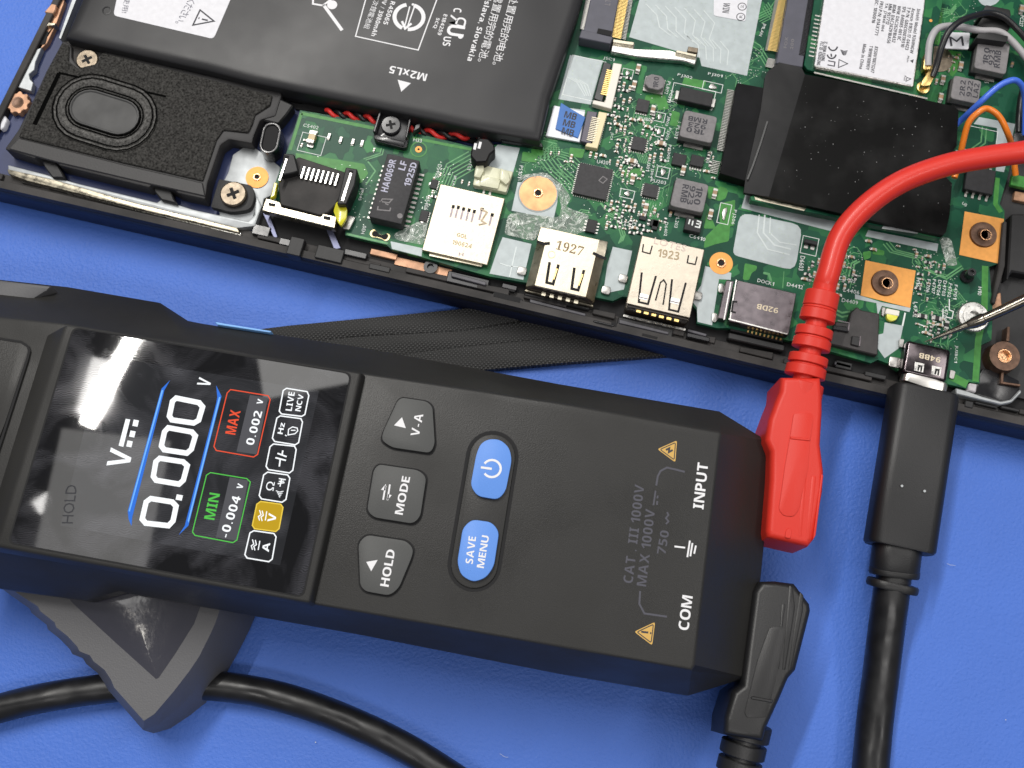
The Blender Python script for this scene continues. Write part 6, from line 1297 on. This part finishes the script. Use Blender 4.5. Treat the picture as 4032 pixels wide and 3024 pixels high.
# ------------------------------------------------------------------ usb-c cable
uc_ = thing('usb_cable', 'thick black cable with slim plug pushed into the laptop, running down the mat', 'cable', U(12, 780, 700, 0))
def bar(name, par, t, a, b, w, h, r, m, z0, z1, bev=.5):
    """rounded bar from a to b; w, h across in mm"""
    p, q = U(t, *a, z0), U(t, *b, z1); d = (q-p); n = d.normalized(); s = n.cross(Vector((0, 0, 1))).normalized(); u = s.cross(n); rings = []
    for k, sc in ((0, 1-bev*1.4/w), (bev*MM/d.length, 1), (1-bev*MM/d.length, 1), (1, 1-bev*1.4/w)):
        c = p + d*k; ring_ = []
        for cx, cy, a0 in ((1, 1, 0), (-1, 1, 90), (-1, -1, 180), (1, -1, 270)):
            for j in range(6):
                th = math.radians(a0 + j*18); ring_.append(c + s*((cx*(w/2-r) + r*math.cos(th))*sc*MM) + u*((cy*(h/2-r) + r*math.sin(th))*sc*MM))
        rings.append(ring_)
    return loft(name, rings, m, par, 50)
UBL = M('matte black overmould', (.011, .011, .012), .45, bump=.03, bs=4000, spec=.5)
bar('plug_shell', uc_, 16, (228, 1222), (204, 1305), 9.0, 2.7, 1.3, M('smooth plug steel', (.72, .70, .66), .28, 1), 11.8, 11.8, .15)
bar('overmould', uc_, 12, (875, 45), (770, 720), 12.6, 7.4, 2.3, UBL, 12.6, 11.2, .5)
for x, y in ((783, 450), (880, 472)): lathe('pinhole', U(12, x, y, 15.7), [(.25, 15.3), (.25, 15.75), (0, 15.75)], ZINC, uc_, 10)
bar('boot', uc_, 12, (765, 690), (750, 815), 9.0, 6.6, 3.0, UBL, 11.0, 9.8, .4)
bar('boot_rib', uc_, 12, (752, 800), (748, 838), 9.2, 6.8, 3.2, UBL, 9.7, 9.4, .3)
bar('boot_rib', uc_, 12, (745, 862), (738, 895), 9.6, 6.8, 3.3, UBL, 9.2, 8.9, .3)
bar('boot_core', uc_, 12, (755, 780), (735, 940), 6.4, 6.0, 2.9, UBL, 9.8, 8.6, .3)
CBL = M('black cable rubber', (.009, .009, .010), .36, bump=.9, bs=110, detail=1, rvar=.08)
tube('cord', [U(12, x, y, z_) for x, y, z_ in ((742, 860, 9.2), (732, 950, 8.4), (712, 1100, 6.5), (690, 1280, 4.6), (668, 1450, 3.6), (650, 1640, 3.4), (630, 1900, 3.4))], 3.35, CBL, uc_, 28)
ck = cable('power_cable', 'thick black cable bending under the grey tool at lower left', 'cable', 0, [(-140, 1565), (-20, 1535), (90, 1508), (230, 1487), (380, 1478), (520, 1488), (640, 1515), (760, 1560), (880, 1618), (1010, 1700), (1100, 1760)], 2.75, CBL, [2.8]*11, seg=28)
set_type()
